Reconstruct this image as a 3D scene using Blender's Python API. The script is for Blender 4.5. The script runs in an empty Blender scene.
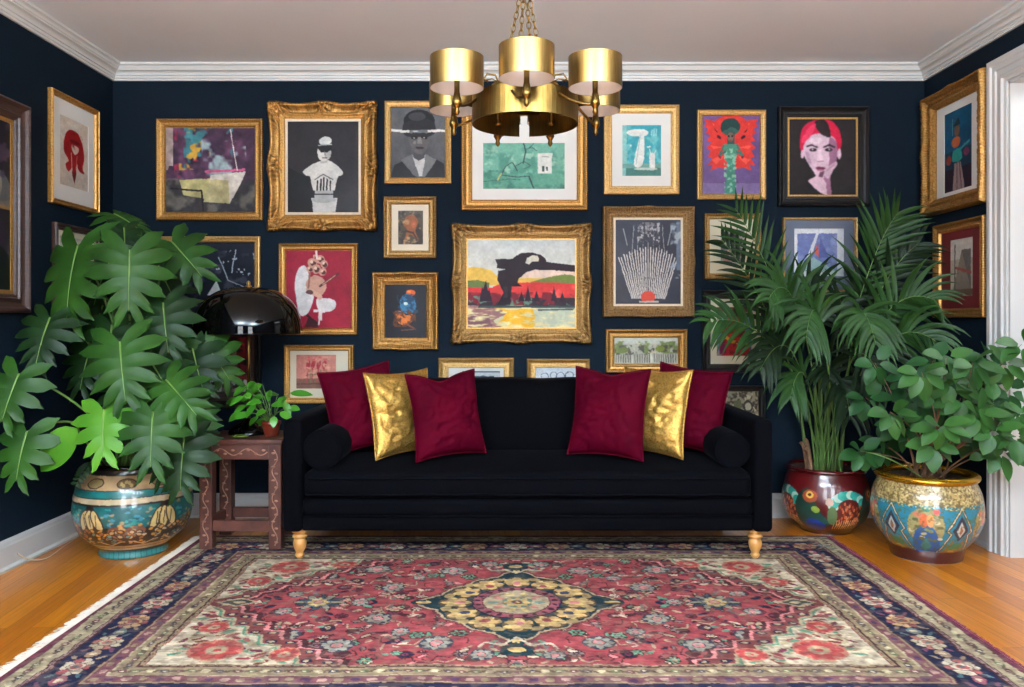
import bpy, bmesh, math, random
import numpy as np
from mathutils import Vector, Matrix, noise as mnoise
random.seed(7)
C = bpy.context.scene.collection
PI = math.pi
F = 805.0; HZ = 1.12; HY = 321.0; CXP = 512.0
def P(x, y, Y): return Vector(((x-CXP)*Y/F, Y, HZ+(HY-y)*Y/F))

# ------------------------------------------------------------ camera
cam_d = bpy.data.cameras.new('camera'); cam = bpy.data.objects.new('camera', cam_d); C.objects.link(cam)
cam.location = (0, 0, HZ); cam.rotation_euler = (PI/2, 0, 0)
cam_d.sensor_width = 36; cam_d.lens = F/1024*36; cam_d.shift_y = -22.5/1024; cam_d.clip_start = 0.05
bpy.context.scene.camera = cam

# ------------------------------------------------------------ world, daylight, exposure
BW = 4.60; LW = -2.28; RW = 2.357; FW = -2.4; CH = 2.575
w = bpy.data.worlds.new('world'); bpy.context.scene.world = w; w.use_nodes = True
w.node_tree.nodes['Background'].inputs[0].default_value = (0.80, 0.88, 1.0, 1)
w.node_tree.nodes['Background'].inputs[1].default_value = 1.5
def area(name, loc, rot, sx, sy, power, col=(1, 1, 1)):
    l = bpy.data.lights.new(name, 'AREA'); l.shape = 'RECTANGLE'; l.size = sx; l.size_y = sy; l.energy = power; l.color = col
    o = bpy.data.objects.new(name, l); C.objects.link(o); o.location = loc; o.rotation_euler = rot; return o
WINX = (-1.15, 1.25)
for i, wx in enumerate(WINX):
    area('window_daylight', (wx, FW-0.22, 1.55), (PI/2, 0, 0), 1.15, 1.55, 76 if i == 0 else 88, (0.9, 0.96, 1.0))
area('hall_ceiling_light', (3.25, 3.3, 2.5), (0, 0, 0), 0.8, 1.6, 40, (0.90, 0.97, 1.0))
for ux in (-1.15, 1.15):      # two fill lights added behind the camera to brighten the ceiling
    area('ceiling_fill', (ux, -0.75, 1.80), (PI, 0, 0), 0.5, 0.5, 700, (0.76, 0.915, 1.0))
vs = bpy.context.scene.view_settings
vs.view_transform = 'Standard'; vs.look = 'None'; vs.exposure = 0.02; vs.gamma = 1.0; vs.use_curve_mapping = False
bpy.context.scene.cycles.max_bounces = 8

# ------------------------------------------------------------ materials
def lin(c):
    return tuple(((v/255)/12.92 if v/255 <= 0.04045 else ((v/255+0.055)/1.055)**2.4) for v in c)
def new_mat(name):
    m = bpy.data.materials.new(name); m.use_nodes = True
    return m, m.node_tree, m.node_tree.nodes['Principled BSDF']
def setp(b, **k):
    for n, v in k.items():
        n = n.replace('_', ' ')
        if n in b.inputs: b.inputs[n].default_value = v
def coords(nt, scale=(1, 1, 1), rot=(0, 0, 0), kind='Object'):
    tc = nt.nodes.new('ShaderNodeTexCoord'); mp = nt.nodes.new('ShaderNodeMapping')
    mp.inputs['Scale'].default_value = scale; mp.inputs['Rotation'].default_value = rot
    nt.links.new(tc.outputs[kind], mp.inputs['Vector']); return mp.outputs['Vector']
def nz(nt, vec, scale, detail=4, rough=0.5):
    n = nt.nodes.new('ShaderNodeTexNoise'); n.inputs['Scale'].default_value = scale; n.inputs['Detail'].default_value = detail
    n.inputs['Roughness'].default_value = rough
    nt.links.new(vec, n.inputs['Vector']); return n.outputs['Fac']
def ramp(nt, fac, stops):
    r = nt.nodes.new('ShaderNodeValToRGB'); e = r.color_ramp.elements
    e[0].position = stops[0][0]; e[0].color = (*lin(stops[0][1]), 1)
    e[1].position = stops[-1][0]; e[1].color = (*lin(stops[-1][1]), 1)
    for p_, c_ in stops[1:-1]:
        x = e.new(p_); x.color = (*lin(c_), 1)
    nt.links.new(fac, r.inputs['Fac']); return r.outputs['Color']
def bump(nt, b, h, strength, dist=0.01):
    n = nt.nodes.new('ShaderNodeBump'); n.inputs['Strength'].default_value = strength; n.inputs['Distance'].default_value = dist
    nt.links.new(h, n.inputs['Height']); nt.links.new(n.outputs['Normal'], b.inputs['Normal'])
def mat(name, c1, c2=None, rough=0.5, metal=0.0, scale=8, bstr=0.0, bscale=60, bdist=0.004, stretch=(1, 1, 1), **k):
    m, nt, b = new_mat(name); setp(b, Roughness=rough, Metallic=metal, **k)
    v = coords(nt, stretch)
    nt.links.new(ramp(nt, nz(nt, v, scale), [(0.3, c1), (0.7, c2 or tuple(x*0.93 for x in c1))]), b.inputs['Base Color'])
    if bstr: bump(nt, b, nz(nt, v, bscale, 3), bstr, bdist)
    return m
def attr_mat(name, rough=0.5, bstr=0.0, bscale=200, bdist=0.002, **k):
    m, nt, b = new_mat(name); setp(b, Roughness=rough, **k)
    a = nt.nodes.new('ShaderNodeAttribute'); a.attribute_name = 'Col'
    nt.links.new(a.outputs['Color'], b.inputs['Base Color'])
    if bstr: bump(nt, b, nz(nt, coords(nt), bscale, 3), bstr, bdist)
    return m
M = {}
M['wall'] = mat('navy_wall_paint', (18, 30, 42), (16, 27, 38), rough=0.75, scale=3, bstr=0.08, bscale=120, bdist=0.002, Specular_IOR_Level=0.07)
M['ceiling'] = mat('ceiling_paint', (228, 233, 241), (224, 229, 237), rough=0.8, scale=2)
M['white'] = mat('white_gloss_paint', (206, 206, 205), (200, 200, 199), rough=0.4, scale=4)
M['hall'] = mat('hall_paint', (232, 234, 236), (226, 228, 230), rough=0.7, scale=2)
M['gold'] = None
def gold_mat(name, hi, lo, rough=0.38, bstr=0.25, bscale=90, metal=0.85, relief_shade=False):
    m, nt, b = new_mat(name); setp(b, Roughness=rough, Metallic=metal)
    v = coords(nt); f = nz(nt, v, 110, 4, 0.6)
    cc = ramp(nt, f, [(0.25, lo), (0.5, hi), (0.75, tuple(min(255, x*1.12) for x in hi))])
    if relief_shade:      # shade of the carved relief, painted into the gilding colour
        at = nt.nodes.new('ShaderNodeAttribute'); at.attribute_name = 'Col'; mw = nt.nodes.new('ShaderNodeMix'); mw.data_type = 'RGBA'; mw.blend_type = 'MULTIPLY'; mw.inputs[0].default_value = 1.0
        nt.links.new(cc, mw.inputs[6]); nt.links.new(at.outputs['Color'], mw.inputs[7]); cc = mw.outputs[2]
    nt.links.new(cc, b.inputs['Base Color'])
    rr = nt.nodes.new('ShaderNodeMapRange'); rr.inputs[3].default_value = rough+0.2; rr.inputs[4].default_value = rough-0.08
    nt.links.new(f, rr.inputs[0]); nt.links.new(rr.outputs[0], b.inputs['Roughness'])
    bump(nt, b, nz(nt, v, bscale, 4), bstr, 0.004); return m
M['gold'] = gold_mat('gilded_wood', (188, 140, 76), (126, 90, 46), metal=0.7, bstr=0.12, bscale=160, relief_shade=True)
M['oldgold'] = gold_mat('aged_gilding', (176, 138, 84), (96, 70, 38), rough=0.45, bstr=0.25, bscale=120, metal=0.7, relief_shade=True)
M['browngold'] = gold_mat('brown_antique_gilding', (150, 116, 72), (66, 46, 28), rough=0.55, bstr=0.4, bscale=120, metal=0.5, relief_shade=True)
M['slipgold'] = gold_mat('gilded_slip', (192, 150, 86), (150, 112, 60), rough=0.4, bstr=0.05, metal=0.7)
M['palegold'] = gold_mat('pale_gold_leaf', (200, 162, 102), (160, 122, 70), rough=0.42, bstr=0.06, metal=0.65, relief_shade=True)
M['blackframe'] = mat('black_lacquered_wood', (22, 20, 22), (32, 28, 28), rough=0.28, scale=20, bstr=0.1)
M['darkwood'] = mat('dark_stained_moulding', (52, 36, 34), (72, 50, 44), rough=0.35, scale=20, stretch=(1, 1, 6))
M['cream'] = mat('cream_linen_slip', (226, 214, 192), (216, 202, 178), rough=0.8, scale=60)
def board(c): 
    return mat('mount_board', c, tuple(x*0.97 for x in c), rough=0.65, scale=6, Coat_Weight=0.15, Coat_Roughness=0.1)
M['mat_white'] = board((228, 228, 224)); M['mat_cream'] = board((222, 212, 188)); M['mat_grey'] = board((96, 104, 124)); M['mat_red'] = board((104, 24, 30))
M['print'] = attr_mat('printed_picture', 0.5, Coat_Weight=0.05, Coat_Roughness=0.1, Specular_IOR_Level=0.15)
M['canvas'] = attr_mat('painted_canvas', 0.6, bstr=0.3, bscale=500, bdist=0.001, Specular_IOR_Level=0.2)
M['glaze'] = attr_mat('painted_glaze', 0.35, bstr=0.25, bscale=90, bdist=0.003, Coat_Weight=0.9, Coat_Roughness=0.08)
M['rug'] = attr_mat('knotted_wool', 0.95, bstr=0.8, bscale=420, bdist=0.004, Specular_IOR_Level=0.03)
M['velvet_black'] = mat('black_velvet', (3, 3, 6), (5, 5, 9), rough=0.85, scale=5, bstr=0.15, bscale=25, bdist=0.01, Sheen_Weight=0.035, Sheen_Roughness=0.3, Specular_IOR_Level=0.05)
M['velvet_red'] = mat('burgundy_velvet', (80, 0, 24), (64, 0, 18), rough=0.75, scale=6, bstr=0.15, bscale=22, bdist=0.01, Sheen_Weight=0.22, Sheen_Roughness=0.2, Specular_IOR_Level=0.05)
M['velvet_red'].node_tree.nodes['Principled BSDF'].inputs['Sheen Tint'].default_value = (*lin((235, 60, 85)), 1)
M['velvet_black'].node_tree.nodes['Principled BSDF'].inputs['Sheen Tint'].default_value = (*lin((150, 152, 165)), 1)
M['goldfab'] = gold_mat('gold_foil_fabric', (190, 150, 76), (120, 88, 34), rough=0.42, bstr=0.6, bscale=90, metal=0.8)
M['pine'] = mat('honey_turned_wood', (206, 150, 84), (190, 132, 68), rough=0.4, scale=14, stretch=(1, 1, 0.2))
M['rosewood'] = mat('carved_reddish_wood', (92, 50, 40), (66, 34, 28), rough=0.42, scale=16, bstr=0.35, bscale=60)
M['carving'] = mat('rubbed_carving', (160, 120, 96), (118, 78, 62), rough=0.55, scale=50)
M['lampblack'] = mat('black_glossy_enamel', (4, 4, 4), (6, 5, 5), rough=0.05, scale=5, Specular_IOR_Level=0.3)
M['lampinner'] = mat('lamp_inner_paint', (60, 58, 56), rough=0.6)
def brass_mat(name, c1, c2, rough, aniso=0.6):
    m, nt, b = new_mat(name); setp(b, Metallic=1.0, Roughness=rough, Anisotropic=aniso, Anisotropic_Rotation=0.0)
    v = coords(nt, (1, 1, 0.05)); f = nz(nt, v, 260, 2)
    nt.links.new(ramp(nt, f, [(0.35, c1), (0.65, c2)]), b.inputs['Base Color']); bump(nt, b, f, 0.06, 0.001)
    return m
M['brass'] = brass_mat('brushed_brass', (134, 104, 58), (152, 120, 68), 0.3)
M['brassdark'] = brass_mat('aged_brass', (116, 88, 44), (134, 104, 54), 0.34)
M['lining'] = mat('white_shade_lining', (214, 208, 204), rough=0.7)
M['terracotta'] = mat('red_brown_glaze', (110, 38, 22), (92, 30, 18), rough=0.3, scale=8, Coat_Weight=0.5)
M['soil'] = mat('potting_soil', (46, 34, 26), (30, 22, 16), rough=1.0, scale=60, bstr=1.0, bscale=80, bdist=0.01)
def leaf_mat(name, c1, c2, rough=0.35, coat=0.2, scale=6):
    m, nt, b = new_mat(name); setp(b, Roughness=rough, Coat_Weight=coat, Coat_Roughness=0.2, Specular_IOR_Level=0.3)
    v = coords(nt)
    nt.links.new(ramp(nt, nz(nt, v, scale, 3), [(0.3, c1), (0.7, c2)]), b.inputs['Base Color'])
    tr = nt.nodes.new('ShaderNodeBsdfTranslucent'); tr.inputs[0].default_value = (*lin(tuple(min(255, x*1.3) for x in c2)), 1)
    mx = nt.nodes.new('ShaderNodeMixShader'); mx.inputs[0].default_value = 0.2
    nt.links.new(b.outputs[0], mx.inputs[1]); nt.links.new(tr.outputs[0], mx.inputs[2])
    nt.links.new(mx.outputs[0], nt.nodes['Material Output'].inputs['Surface'])
    return m
M['monstera'] = leaf_mat('split_leaf_green', (27, 60, 16), (48, 90, 26), rough=0.5, coat=0.02)
M['monstera2'] = leaf_mat('split_leaf_deep_green', (14, 37, 12), (27, 60, 20), rough=0.5, coat=0.02)
M['monstera3'] = leaf_mat('split_leaf_bright_green', (66, 124, 30), (92, 148, 42), rough=0.5, coat=0.04)
M['rib'] = mat('pale_green_rib', (118, 150, 72), (100, 136, 60), rough=0.45)
M['palm'] = leaf_mat('palm_green', (24, 54, 18), (42, 78, 28), rough=0.5, coat=0.03, scale=10)
M['palm2'] = leaf_mat('palm_deep_green', (10, 28, 10), (22, 47, 16), rough=0.5, coat=0.03, scale=10)
M['cane'] = mat('green_cane', (96, 124, 58), (72, 104, 44), rough=0.5, scale=9)
M['bark'] = mat('brown_bark', (126, 92, 66), (92, 64, 44), rough=0.85, scale=30, bstr=0.5)
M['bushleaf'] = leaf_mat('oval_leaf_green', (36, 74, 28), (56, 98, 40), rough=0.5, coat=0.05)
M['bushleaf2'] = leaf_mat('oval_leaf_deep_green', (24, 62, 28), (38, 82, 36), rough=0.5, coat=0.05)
M['pothos'] = leaf_mat('bright_small_leaf_green', (50, 112, 26), (80, 144, 42), rough=0.35)
M['fringe'] = mat('cream_cotton_fringe', (222, 208, 190), (206, 190, 170), rough=0.95)
M['redfringe'] = mat('plum_wool_selvedge', (122, 44, 62), (98, 36, 54), rough=0.95)
M['cable'] = mat('cream_cable', (200, 182, 156), rough=0.5)
M['dish'] = mat('green_glazed_dish', (104, 124, 50), (86, 104, 40), rough=0.25, Coat_Weight=0.5)
M['windowframe'] = M['white']
# floor
m, nt, b = new_mat('honey_oak_planks'); M['floor'] = m
v = coords(nt, (1, 1, 1), (0, 0, math.radians(90-5)))
br = nt.nodes.new('ShaderNodeTexBrick'); nt.links.new(v, br.inputs['Vector'])
br.inputs['Scale'].default_value = 1.0; br.inputs['Brick Width'].default_value = 1.3; br.inputs['Row Height'].default_value = 0.083
br.inputs['Mortar Size'].default_value = 0.0012; br.inputs['Mortar Smooth'].default_value = 0.2; br.offset = 0.37
br.inputs['Color1'].default_value = (*lin((228, 142, 36)), 1); br.inputs['Color2'].default_value = (*lin((190, 108, 26)), 1); br.inputs['Mortar'].default_value = (*lin((110, 58, 18)), 1)
mpg = nt.nodes.new('ShaderNodeMapping'); mpg.inputs['Scale'].default_value = (1.2, 26, 1); nt.links.new(v, mpg.inputs['Vector'])
g = nz(nt, mpg.outputs[0], 3, 6, 0.6)
gr = ramp(nt, g, [(0.25, (190, 182, 170)), (0.75, (255, 255, 255))])
mx = nt.nodes.new('ShaderNodeMix'); mx.data_type = 'RGBA'; mx.blend_type = 'MULTIPLY'; mx.inputs[0].default_value = 0.9
nt.links.new(br.outputs['Color'], mx.inputs[6]); nt.links.new(gr, mx.inputs[7]); nt.links.new(mx.outputs[2], b.inputs['Base Color'])
setp(b, Roughness=0.3, Coat_Weight=0.25, Coat_Roughness=0.15); bump(nt, b, br.outputs['Fac'], 0.15, -0.002)

# ------------------------------------------------------------ mesh helpers
def link(name, me, m, parent=None, loc=None, rot=None):
    o = bpy.data.objects.new(name, me); C.objects.link(o)
    if m is not None:
        if isinstance(m, (list, tuple)):
            for x in m: me.materials.append(x)
        else: me.materials.append(m)
    if parent: o.parent = parent
    if loc is not None: o.location = loc
    if rot is not None: o.rotation_euler = rot
    return o
def obj(name, bm, m, parent=None, loc=None, rot=None, smooth=False):
    me = bpy.data.meshes.new(name); bm.to_mesh(me); bm.free()
    if smooth: me.polygons.foreach_set('use_smooth', [True]*len(me.polygons))
    return link(name, me, m, parent, loc, rot)
def tag(o, label=None, cat=None, group=None, kind=None):
    if label: o['label'] = label
    if cat: o['category'] = cat
    if group: o['group'] = group
    if kind: o['kind'] = kind
    return o
def thing(name, label, cat, loc=(0, 0, 0), rotz=0, group=None):
    o = bpy.data.objects.new(name, None); C.objects.link(o); o.location = loc; o.rotation_euler = (0, 0, rotz); o.empty_display_size = 0.05
    return tag(o, label, cat, group)
def box(bm, x0, x1, y0, y1, z0, z1):
    vs_ = [bm.verts.new(p) for p in ((x0, y0, z0), (x1, y0, z0), (x1, y1, z0), (x0, y1, z0), (x0, y0, z1), (x1, y0, z1), (x1, y1, z1), (x0, y1, z1))]
    for f in ((3, 2, 1, 0), (4, 5, 6, 7), (0, 1, 5, 4), (1, 2, 6, 5), (2, 3, 7, 6), (3, 0, 4, 7)): bm.faces.new([vs_[i] for i in f])
    return vs_
def rbox(x0, x1, y0, y1, z0, z1, r=0.02, seg=4, puff=None, cuts=0):
    bm = bmesh.new(); box(bm, x0, x1, y0, y1, z0, z1)
    bmesh.ops.bevel(bm, geom=bm.edges[:], offset=r, segments=seg, profile=0.5, affect='EDGES')
    if cuts: bmesh.ops.subdivide_edges(bm, edges=[e for e in bm.edges if e.calc_length() > 0.08], cuts=cuts, use_grid_fill=True)
    if puff:
        for v_ in bm.verts: v_.co = puff(v_.co)
    return bm
def lathe(bm, prof, n=32, cen=(0, 0), a0=0, a1=2*PI, close=True):
    rows = []
    for (r, z) in prof:
        row = []
        k = n if close else n+1
        for i in range(k):
            a = a0+(a1-a0)*i/n
            row.append(bm.verts.new((cen[0]+r*math.cos(a), cen[1]+r*math.sin(a), z)))
        rows.append(row)
    for j in range(len(rows)-1):
        k = n if close else n
        for i in range(k):
            i2 = (i+1) % n if close else i+1
            bm.faces.new((rows[j][i], rows[j][i2], rows[j+1][i2], rows[j+1][i]))
    return rows
def cap(bm, row):
    bm.faces.new(row)
def tube(bm, pts, rad, n=8, closed=False):
    pts = [Vector(p) for p in pts]; rows = []; N = len(pts)
    up = Vector((0.13, 0.21, 0.97)).normalized()
    prev = None
    for i, p in enumerate(pts):
        if closed: t = pts[(i+1) % N]-pts[i-1]
        else: t = pts[min(i+1, N-1)]-pts[max(i-1, 0)]
        t.normalize()
        if prev is None:
            a = t.cross(up)
            if a.length < 1e-3: a = t.cross(Vector((1, 0, 0)))
            a.normalize()
        else:
            a = prev-t*prev.dot(t); a.normalize()
        prev = a; b_ = t.cross(a)
        r = rad[i] if isinstance(rad, (list, tuple)) else rad
        rows.append([bm.verts.new(p+(a*math.cos(2*PI*k/n)+b_*math.sin(2*PI*k/n))*r) for k in range(n)])
    for j in range(N if closed else N-1):
        A = rows[j]; B = rows[(j+1) % N]
        for k in range(n): bm.faces.new((A[k], A[(k+1) % n], B[(k+1) % n], B[k]))
    if not closed:
        bm.faces.new(rows[0][::-1]); bm.faces.new(rows[-1])
def bez(p0, p1, p2, n=10):
    p0, p1, p2 = Vector(p0), Vector(p1), Vector(p2)
    return [p0*(1-t)**2+p1*2*t*(1-t)+p2*t*t for t in [i/n for i in range(n+1)]]
def grid_mesh(name, co, col=None, wrap=False, smooth=True, flip=False):
    """co: (h, w, 3) array, col: (h, w, 3) sRGB 0..255"""
    h, w_ = co.shape[:2]
    me = bpy.data.meshes.new(name)
    idx = np.arange(h*w_).reshape(h, w_)
    nxt = np.roll(idx, -1, axis=1) if wrap else idx[:, 1:]
    cur = idx if wrap else idx[:, :-1]
    a = cur[:-1].ravel(); b_ = nxt[:-1].ravel(); c = nxt[1:].ravel(); d = cur[1:].ravel()
    q = np.stack([a, d, c, b_] if not flip else [a, b_, c, d], 1).astype(np.int32)
    me.vertices.add(h*w_); me.vertices.foreach_set('co', co.reshape(-1).astype(np.float32))
    me.loops.add(q.size); me.loops.foreach_set('vertex_index', q.ravel())
    me.polygons.add(len(q)); me.polygons.foreach_set('loop_start', np.arange(0, q.size, 4, dtype=np.int32))
    me.polygons.foreach_set('use_smooth', np.full(len(q), smooth))
    me.update(calc_edges=True)
    if col is not None:
        s = np.clip(col.reshape(-1, 3)/255.0, 0, 1)
        l = np.where(s <= 0.04045, s/12.92, ((s+0.055)/1.055)**2.4)
        at = me.color_attributes.new('Col', 'FLOAT_COLOR', 'POINT')
        at.data.foreach_set('color', np.concatenate([l, np.ones((len(l), 1))], 1).astype(np.float32).ravel())
    return me

# ------------------------------------------------------------ paint canvas (numpy)
class Cv:
    def __init__(s, w_, h, bg=(255, 255, 255), ext=None):
        s.w, s.h = int(w_), int(h); s.a = np.zeros((s.h, s.w, 3)); s.a[:] = bg
        s.ex = ext or (1.0, 1.0)        # extents of the user units
        s.rng = np.random.RandomState(11)
    def box(s, x0, y0, x1, y1):
        kx = (s.w-1)/s.ex[0]; ky = (s.h-1)/s.ex[1]
        i0 = max(0, int(x0*kx)-1); i1 = min(s.w, int(x1*kx)+3); j0 = max(0, int(y0*ky)-1); j1 = min(s.h, int(y1*ky)+3)
        if i1 <= i0 or j1 <= j0: return None
        X, Y = np.meshgrid(np.arange(i0, i1)/kx, np.arange(j0, j1)/ky); return X, Y, slice(j0, j1), slice(i0, i1)
    def put(s, sj, si, m_, col, al=1.0):
        r = s.a[sj, si]; m_ = m_*al; r[...] = r*(1-m_[..., None])+np.array(col, float)*m_[..., None]
    def ell(s, cx, cy, rx, ry, col, rot=0, al=1.0):
        R = max(rx, ry)
        g_ = s.box(cx-R, cy-R, cx+R, cy+R)
        if not g_: return
        X, Y, sj, si = g_; dx = X-cx; dy = Y-cy; c, n = math.cos(rot), math.sin(rot)
        q = ((dx*c+dy*n)/rx)**2+((-dx*n+dy*c)/ry)**2
        s.put(sj, si, (q <= 1).astype(float), col, al)
    def poly(s, pts, col, al=1.0, smooth=False):
        if smooth:
            n = len(pts); out = []
            for i in range(n):
                p0, p1, p2, p3 = [np.array(pts[(i+k-1) % n], float) for k in range(4)]
                for t in (0, .25, .5, .75):
                    out.append(tuple(0.5*((2*p1)+(-p0+p2)*t+(2*p0-5*p1+4*p2-p3)*t*t+(-p0+3*p1-3*p2+p3)*t**3)))
            pts = out
        xs = [p[0] for p in pts]; ys = [p[1] for p in pts]
        g_ = s.box(min(xs), min(ys), max(xs), max(ys))
        if not g_: return
        X, Y, sj, si = g_; ins = np.zeros(X.shape, bool); n = len(pts)
        for i in range(n):
            x1, y1 = pts[i]; x2, y2 = pts[(i+1) % n]
            if y1 == y2: continue
            cnd = ((y1 > Y) != (y2 > Y)) & (X < (x2-x1)*(Y-y1)/(y2-y1)+x1); ins ^= cnd
        s.put(sj, si, ins.astype(float), col, al)
    def line(s, pts, wd, col, al=1.0):
        for (x1, y1), (x2, y2) in zip(pts[:-1], pts[1:]):
            g_ = s.box(min(x1, x2)-wd, min(y1, y2)-wd, max(x1, x2)+wd, max(y1, y2)+wd)
            if not g_: continue
            X, Y, sj, si = g_; dx, dy = x2-x1, y2-y1; L = dx*dx+dy*dy+1e-12
            t = np.clip(((X-x1)*dx+(Y-y1)*dy)/L, 0, 1); q = (X-x1-t*dx)**2+(Y-y1-t*dy)**2
            s.put(sj, si, (q <= (wd/2)**2).astype(float), col, al)
    def rect(s, x0, y0, x1, y1, col, al=1.0): s.poly([(x0, y0), (x1, y0), (x1, y1), (x0, y1)], col, al)
    def noisef(s, n, seed=0, stretch=1.0):
        r = np.random.RandomState(seed); out = np.zeros((s.h, s.w)); amp = 1; tot = 0
        for o in range(3):
            gx = max(2, int(n*2**o)); gy = max(2, int(n*2**o*stretch*s.h/s.w))
            g_ = r.rand(gy+2, gx+2); X = np.linspace(0, gx, s.w); Y = np.linspace(0, gy, s.h)
            xi = X.astype(int); yi = Y.astype(int); fx = X-xi; fy = (Y-yi)[:, None]
            fx = fx*fx*(3-2*fx); fy = fy*fy*(3-2*fy)
            a = g_[yi][:, xi]; b_ = g_[yi][:, xi+1]; c = g_[yi+1][:, xi]; d = g_[yi+1][:, xi+1]
            out += amp*((a*(1-fx)+b_*fx)*(1-fy)+(c*(1-fx)+d*fx)*fy); tot += amp; amp *= 0.55
        return out/tot
    def mul(s, n, amt, seed=0, stretch=1.0): s.a *= (1+amt*(s.noisef(n, seed, stretch)-0.5)*2)[..., None]
    def mixn(s, n, col, lo, hi, seed=0, box=None, al=1.0, stretch=1.0):
        f = np.clip((s.noisef(n, seed, stretch)-lo)/(hi-lo), 0, 1)*al
        if box:
            k = np.zeros_like(f); x0, y0, x1, y1 = box
            k[int(y0*s.h):int(y1*s.h), int(x0*s.w):int(x1*s.w)] = 1; f = f*k
        s.a = s.a*(1-f[..., None])+np.array(col, float)*f[..., None]
    def blur(s, k=1):
        for _ in range(k):
            p = np.pad(s.a, ((1, 1), (1, 1), (0, 0)), 'edge'); s.a = (p[:-2, 1:-1]+p[2:, 1:-1]+p[1:-1, :-2]+p[1:-1, 2:]+2*s.a)/6
    def warp(s, n, px_, seed=0):
        dx = ((s.noisef(n, seed)-.5)*4*px_).astype(int); dy = ((s.noisef(n, seed+50)-.5)*4*px_).astype(int)
        J, I = np.mgrid[0:s.h, 0:s.w]; s.a = s.a[np.clip(J+dy, 0, s.h-1), np.clip(I+dx, 0, s.w-1)]
    def grad(s, c1, c2):
        t = np.linspace(0, 1, s.h)[:, None, None]; s.a = np.array(c1, float)*(1-t)+np.array(c2, float)*t+np.zeros((s.h, s.w, 3))
# ------------------------------------------------------------ room
def struct(name, bm, m, smooth=False): return tag(obj(name, bm, m, smooth=smooth), kind='structure')
DY0, DY1, DZ = 2.98, 3.82, 2.26        # door opening in the right wall
T = 0.16
bm = bmesh.new(); box(bm, LW-T, RW+2.2, FW-T, BW+T, -0.1, 0.0); struct('floor', bm, M['floor'])
bm = bmesh.new(); box(bm, LW-T, RW+2.2, FW-T, BW+T, CH, CH+0.1); struct('ceiling', bm, M['ceiling'])
bm = bmesh.new(); box(bm, LW-T, RW+T, BW, BW+T, 0, CH); struct('wall_back', bm, M['wall'])
bm = bmesh.new(); box(bm, LW-T, LW, FW, BW, 0, CH); struct('wall_left', bm, M['wall'])
bm = bmesh.new(); box(bm, RW, RW+T, DY1, BW, 0, CH); box(bm, RW, RW+T, FW, DY0, 0, CH); box(bm, RW, RW+T, DY0, DY1, DZ, CH)
struct('wall_right', bm, M['wall'])
bm = bmesh.new()
ZS0, ZS1 = 0.75, 2.35
xs = [LW-T]+[q for wx in WINX for q in (wx-0.6, wx+0.6)]+[RW+T]
for i in range(0, len(xs), 2): box(bm, xs[i], xs[i+1], FW-T, FW, 0, CH)
for wx in WINX: box(bm, wx-0.6, wx+0.6, FW-T, FW, 0, ZS0); box(bm, wx-0.6, wx+0.6, FW-T, FW, ZS1, CH)
struct('wall_front', bm, M['wall'])
for i, wx in enumerate(WINX):
    bm = bmesh.new()
    for x0, x1, z0, z1 in ((-.6, -.54, ZS0, ZS1), (.54, .6, ZS0, ZS1), (-.54, .54, ZS0, ZS0+.07), (-.54, .54, ZS1-.07, ZS1), (-.54, .54, 1.52, 1.58), (-.015, .015, ZS0+.07, ZS1-.07)):
        box(bm, wx+x0, wx+x1, FW-0.10, FW-0.04, z0, z1)
    struct('window_%d' % (i+1), bm, M['white'])
# hall beyond the doorway
bm = bmesh.new(); box(bm, RW+2.0, RW+2.1, FW, BW, 0, CH); box(bm, RW+T, RW+2.0, BW-0.02, BW, 0, CH); box(bm, RW+T, RW+2.0, FW, FW+.05, 0, CH)
struct('wall_hall', bm, M['hall'])
# mouldings: profile (out from wall, height)
def run_mould(name, side, prof, m):
    bm = bmesh.new(); rows = []
    for (d, z) in prof:
        if side == 'back': a, b_ = (LW+d, BW-d, z), (RW-d, BW-d, z)
        if side == 'left': a, b_ = (LW+d, FW+d, z), (LW+d, BW-d, z)
        if side == 'right': a, b_ = (RW-d, BW-d, z), (RW-d, FW+d, z)
        if side == 'front': a, b_ = (RW-d, FW+d, z), (LW+d, FW+d, z)
        rows.append((bm.verts.new(a), bm.verts.new(b_)))
    for i in range(len(rows)-1): bm.faces.new((rows[i][0], rows[i][1], rows[i+1][1], rows[i+1][0]))
    bm.faces.new([r[0] for r in rows]); bm.faces.new([r[1] for r in rows][::-1])
    return struct(name, bm, m)
crown = [(d, CH-.085+h) for d, h in ((0, 0), (.012, 0), (.014, .010), (.020, .013), (.022, .024), (.030, .026))]
crown += [(.030+.022*(1-math.cos(k/5*PI/2)), CH-.059+.020*math.sin(k/5*PI/2)) for k in range(1, 6)]
crown += [(d, CH-.085+h) for d, h in ((.057, .048), (.057, .055), (.062, .057), (.066, .066), (.073, .071), (.080, .073), (.080, .085), (0, .085))]
for i, sd in enumerate(('back', 'left', 'right', 'front')): run_mould('trim_%d' % (i+1), sd, crown, M['white'])
bb = [(0, 0), (0.028, 0), (0.030, 0.012), (0.018, 0.022), (0.018, 0.108), (0.014, 0.114), (0.012, 0.126), (0.006, 0.134), (0.0, 0.137)]
run_mould('baseboard_back', 'back', bb, M['white']); run_mould('baseboard_left', 'left', bb, M['white']); run_mould('baseboard_front', 'front', bb, M['white'])
bm = bmesh.new()
for y0, y1 in ((FW, DY0-.125), (DY1+.125, BW-0.02)):
    rows = [(bm.verts.new((RW-d, y0, z)), bm.verts.new((RW-d, y1, z))) for d, z in bb]
    for i in range(len(rows)-1): bm.faces.new((rows[i][0], rows[i][1], rows[i+1][1], rows[i+1][0]))
    bm.faces.new([r[0] for r in rows]); bm.faces.new([r[1] for r in rows][::-1])
struct('baseboard_right', bm, M['white'])
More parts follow.
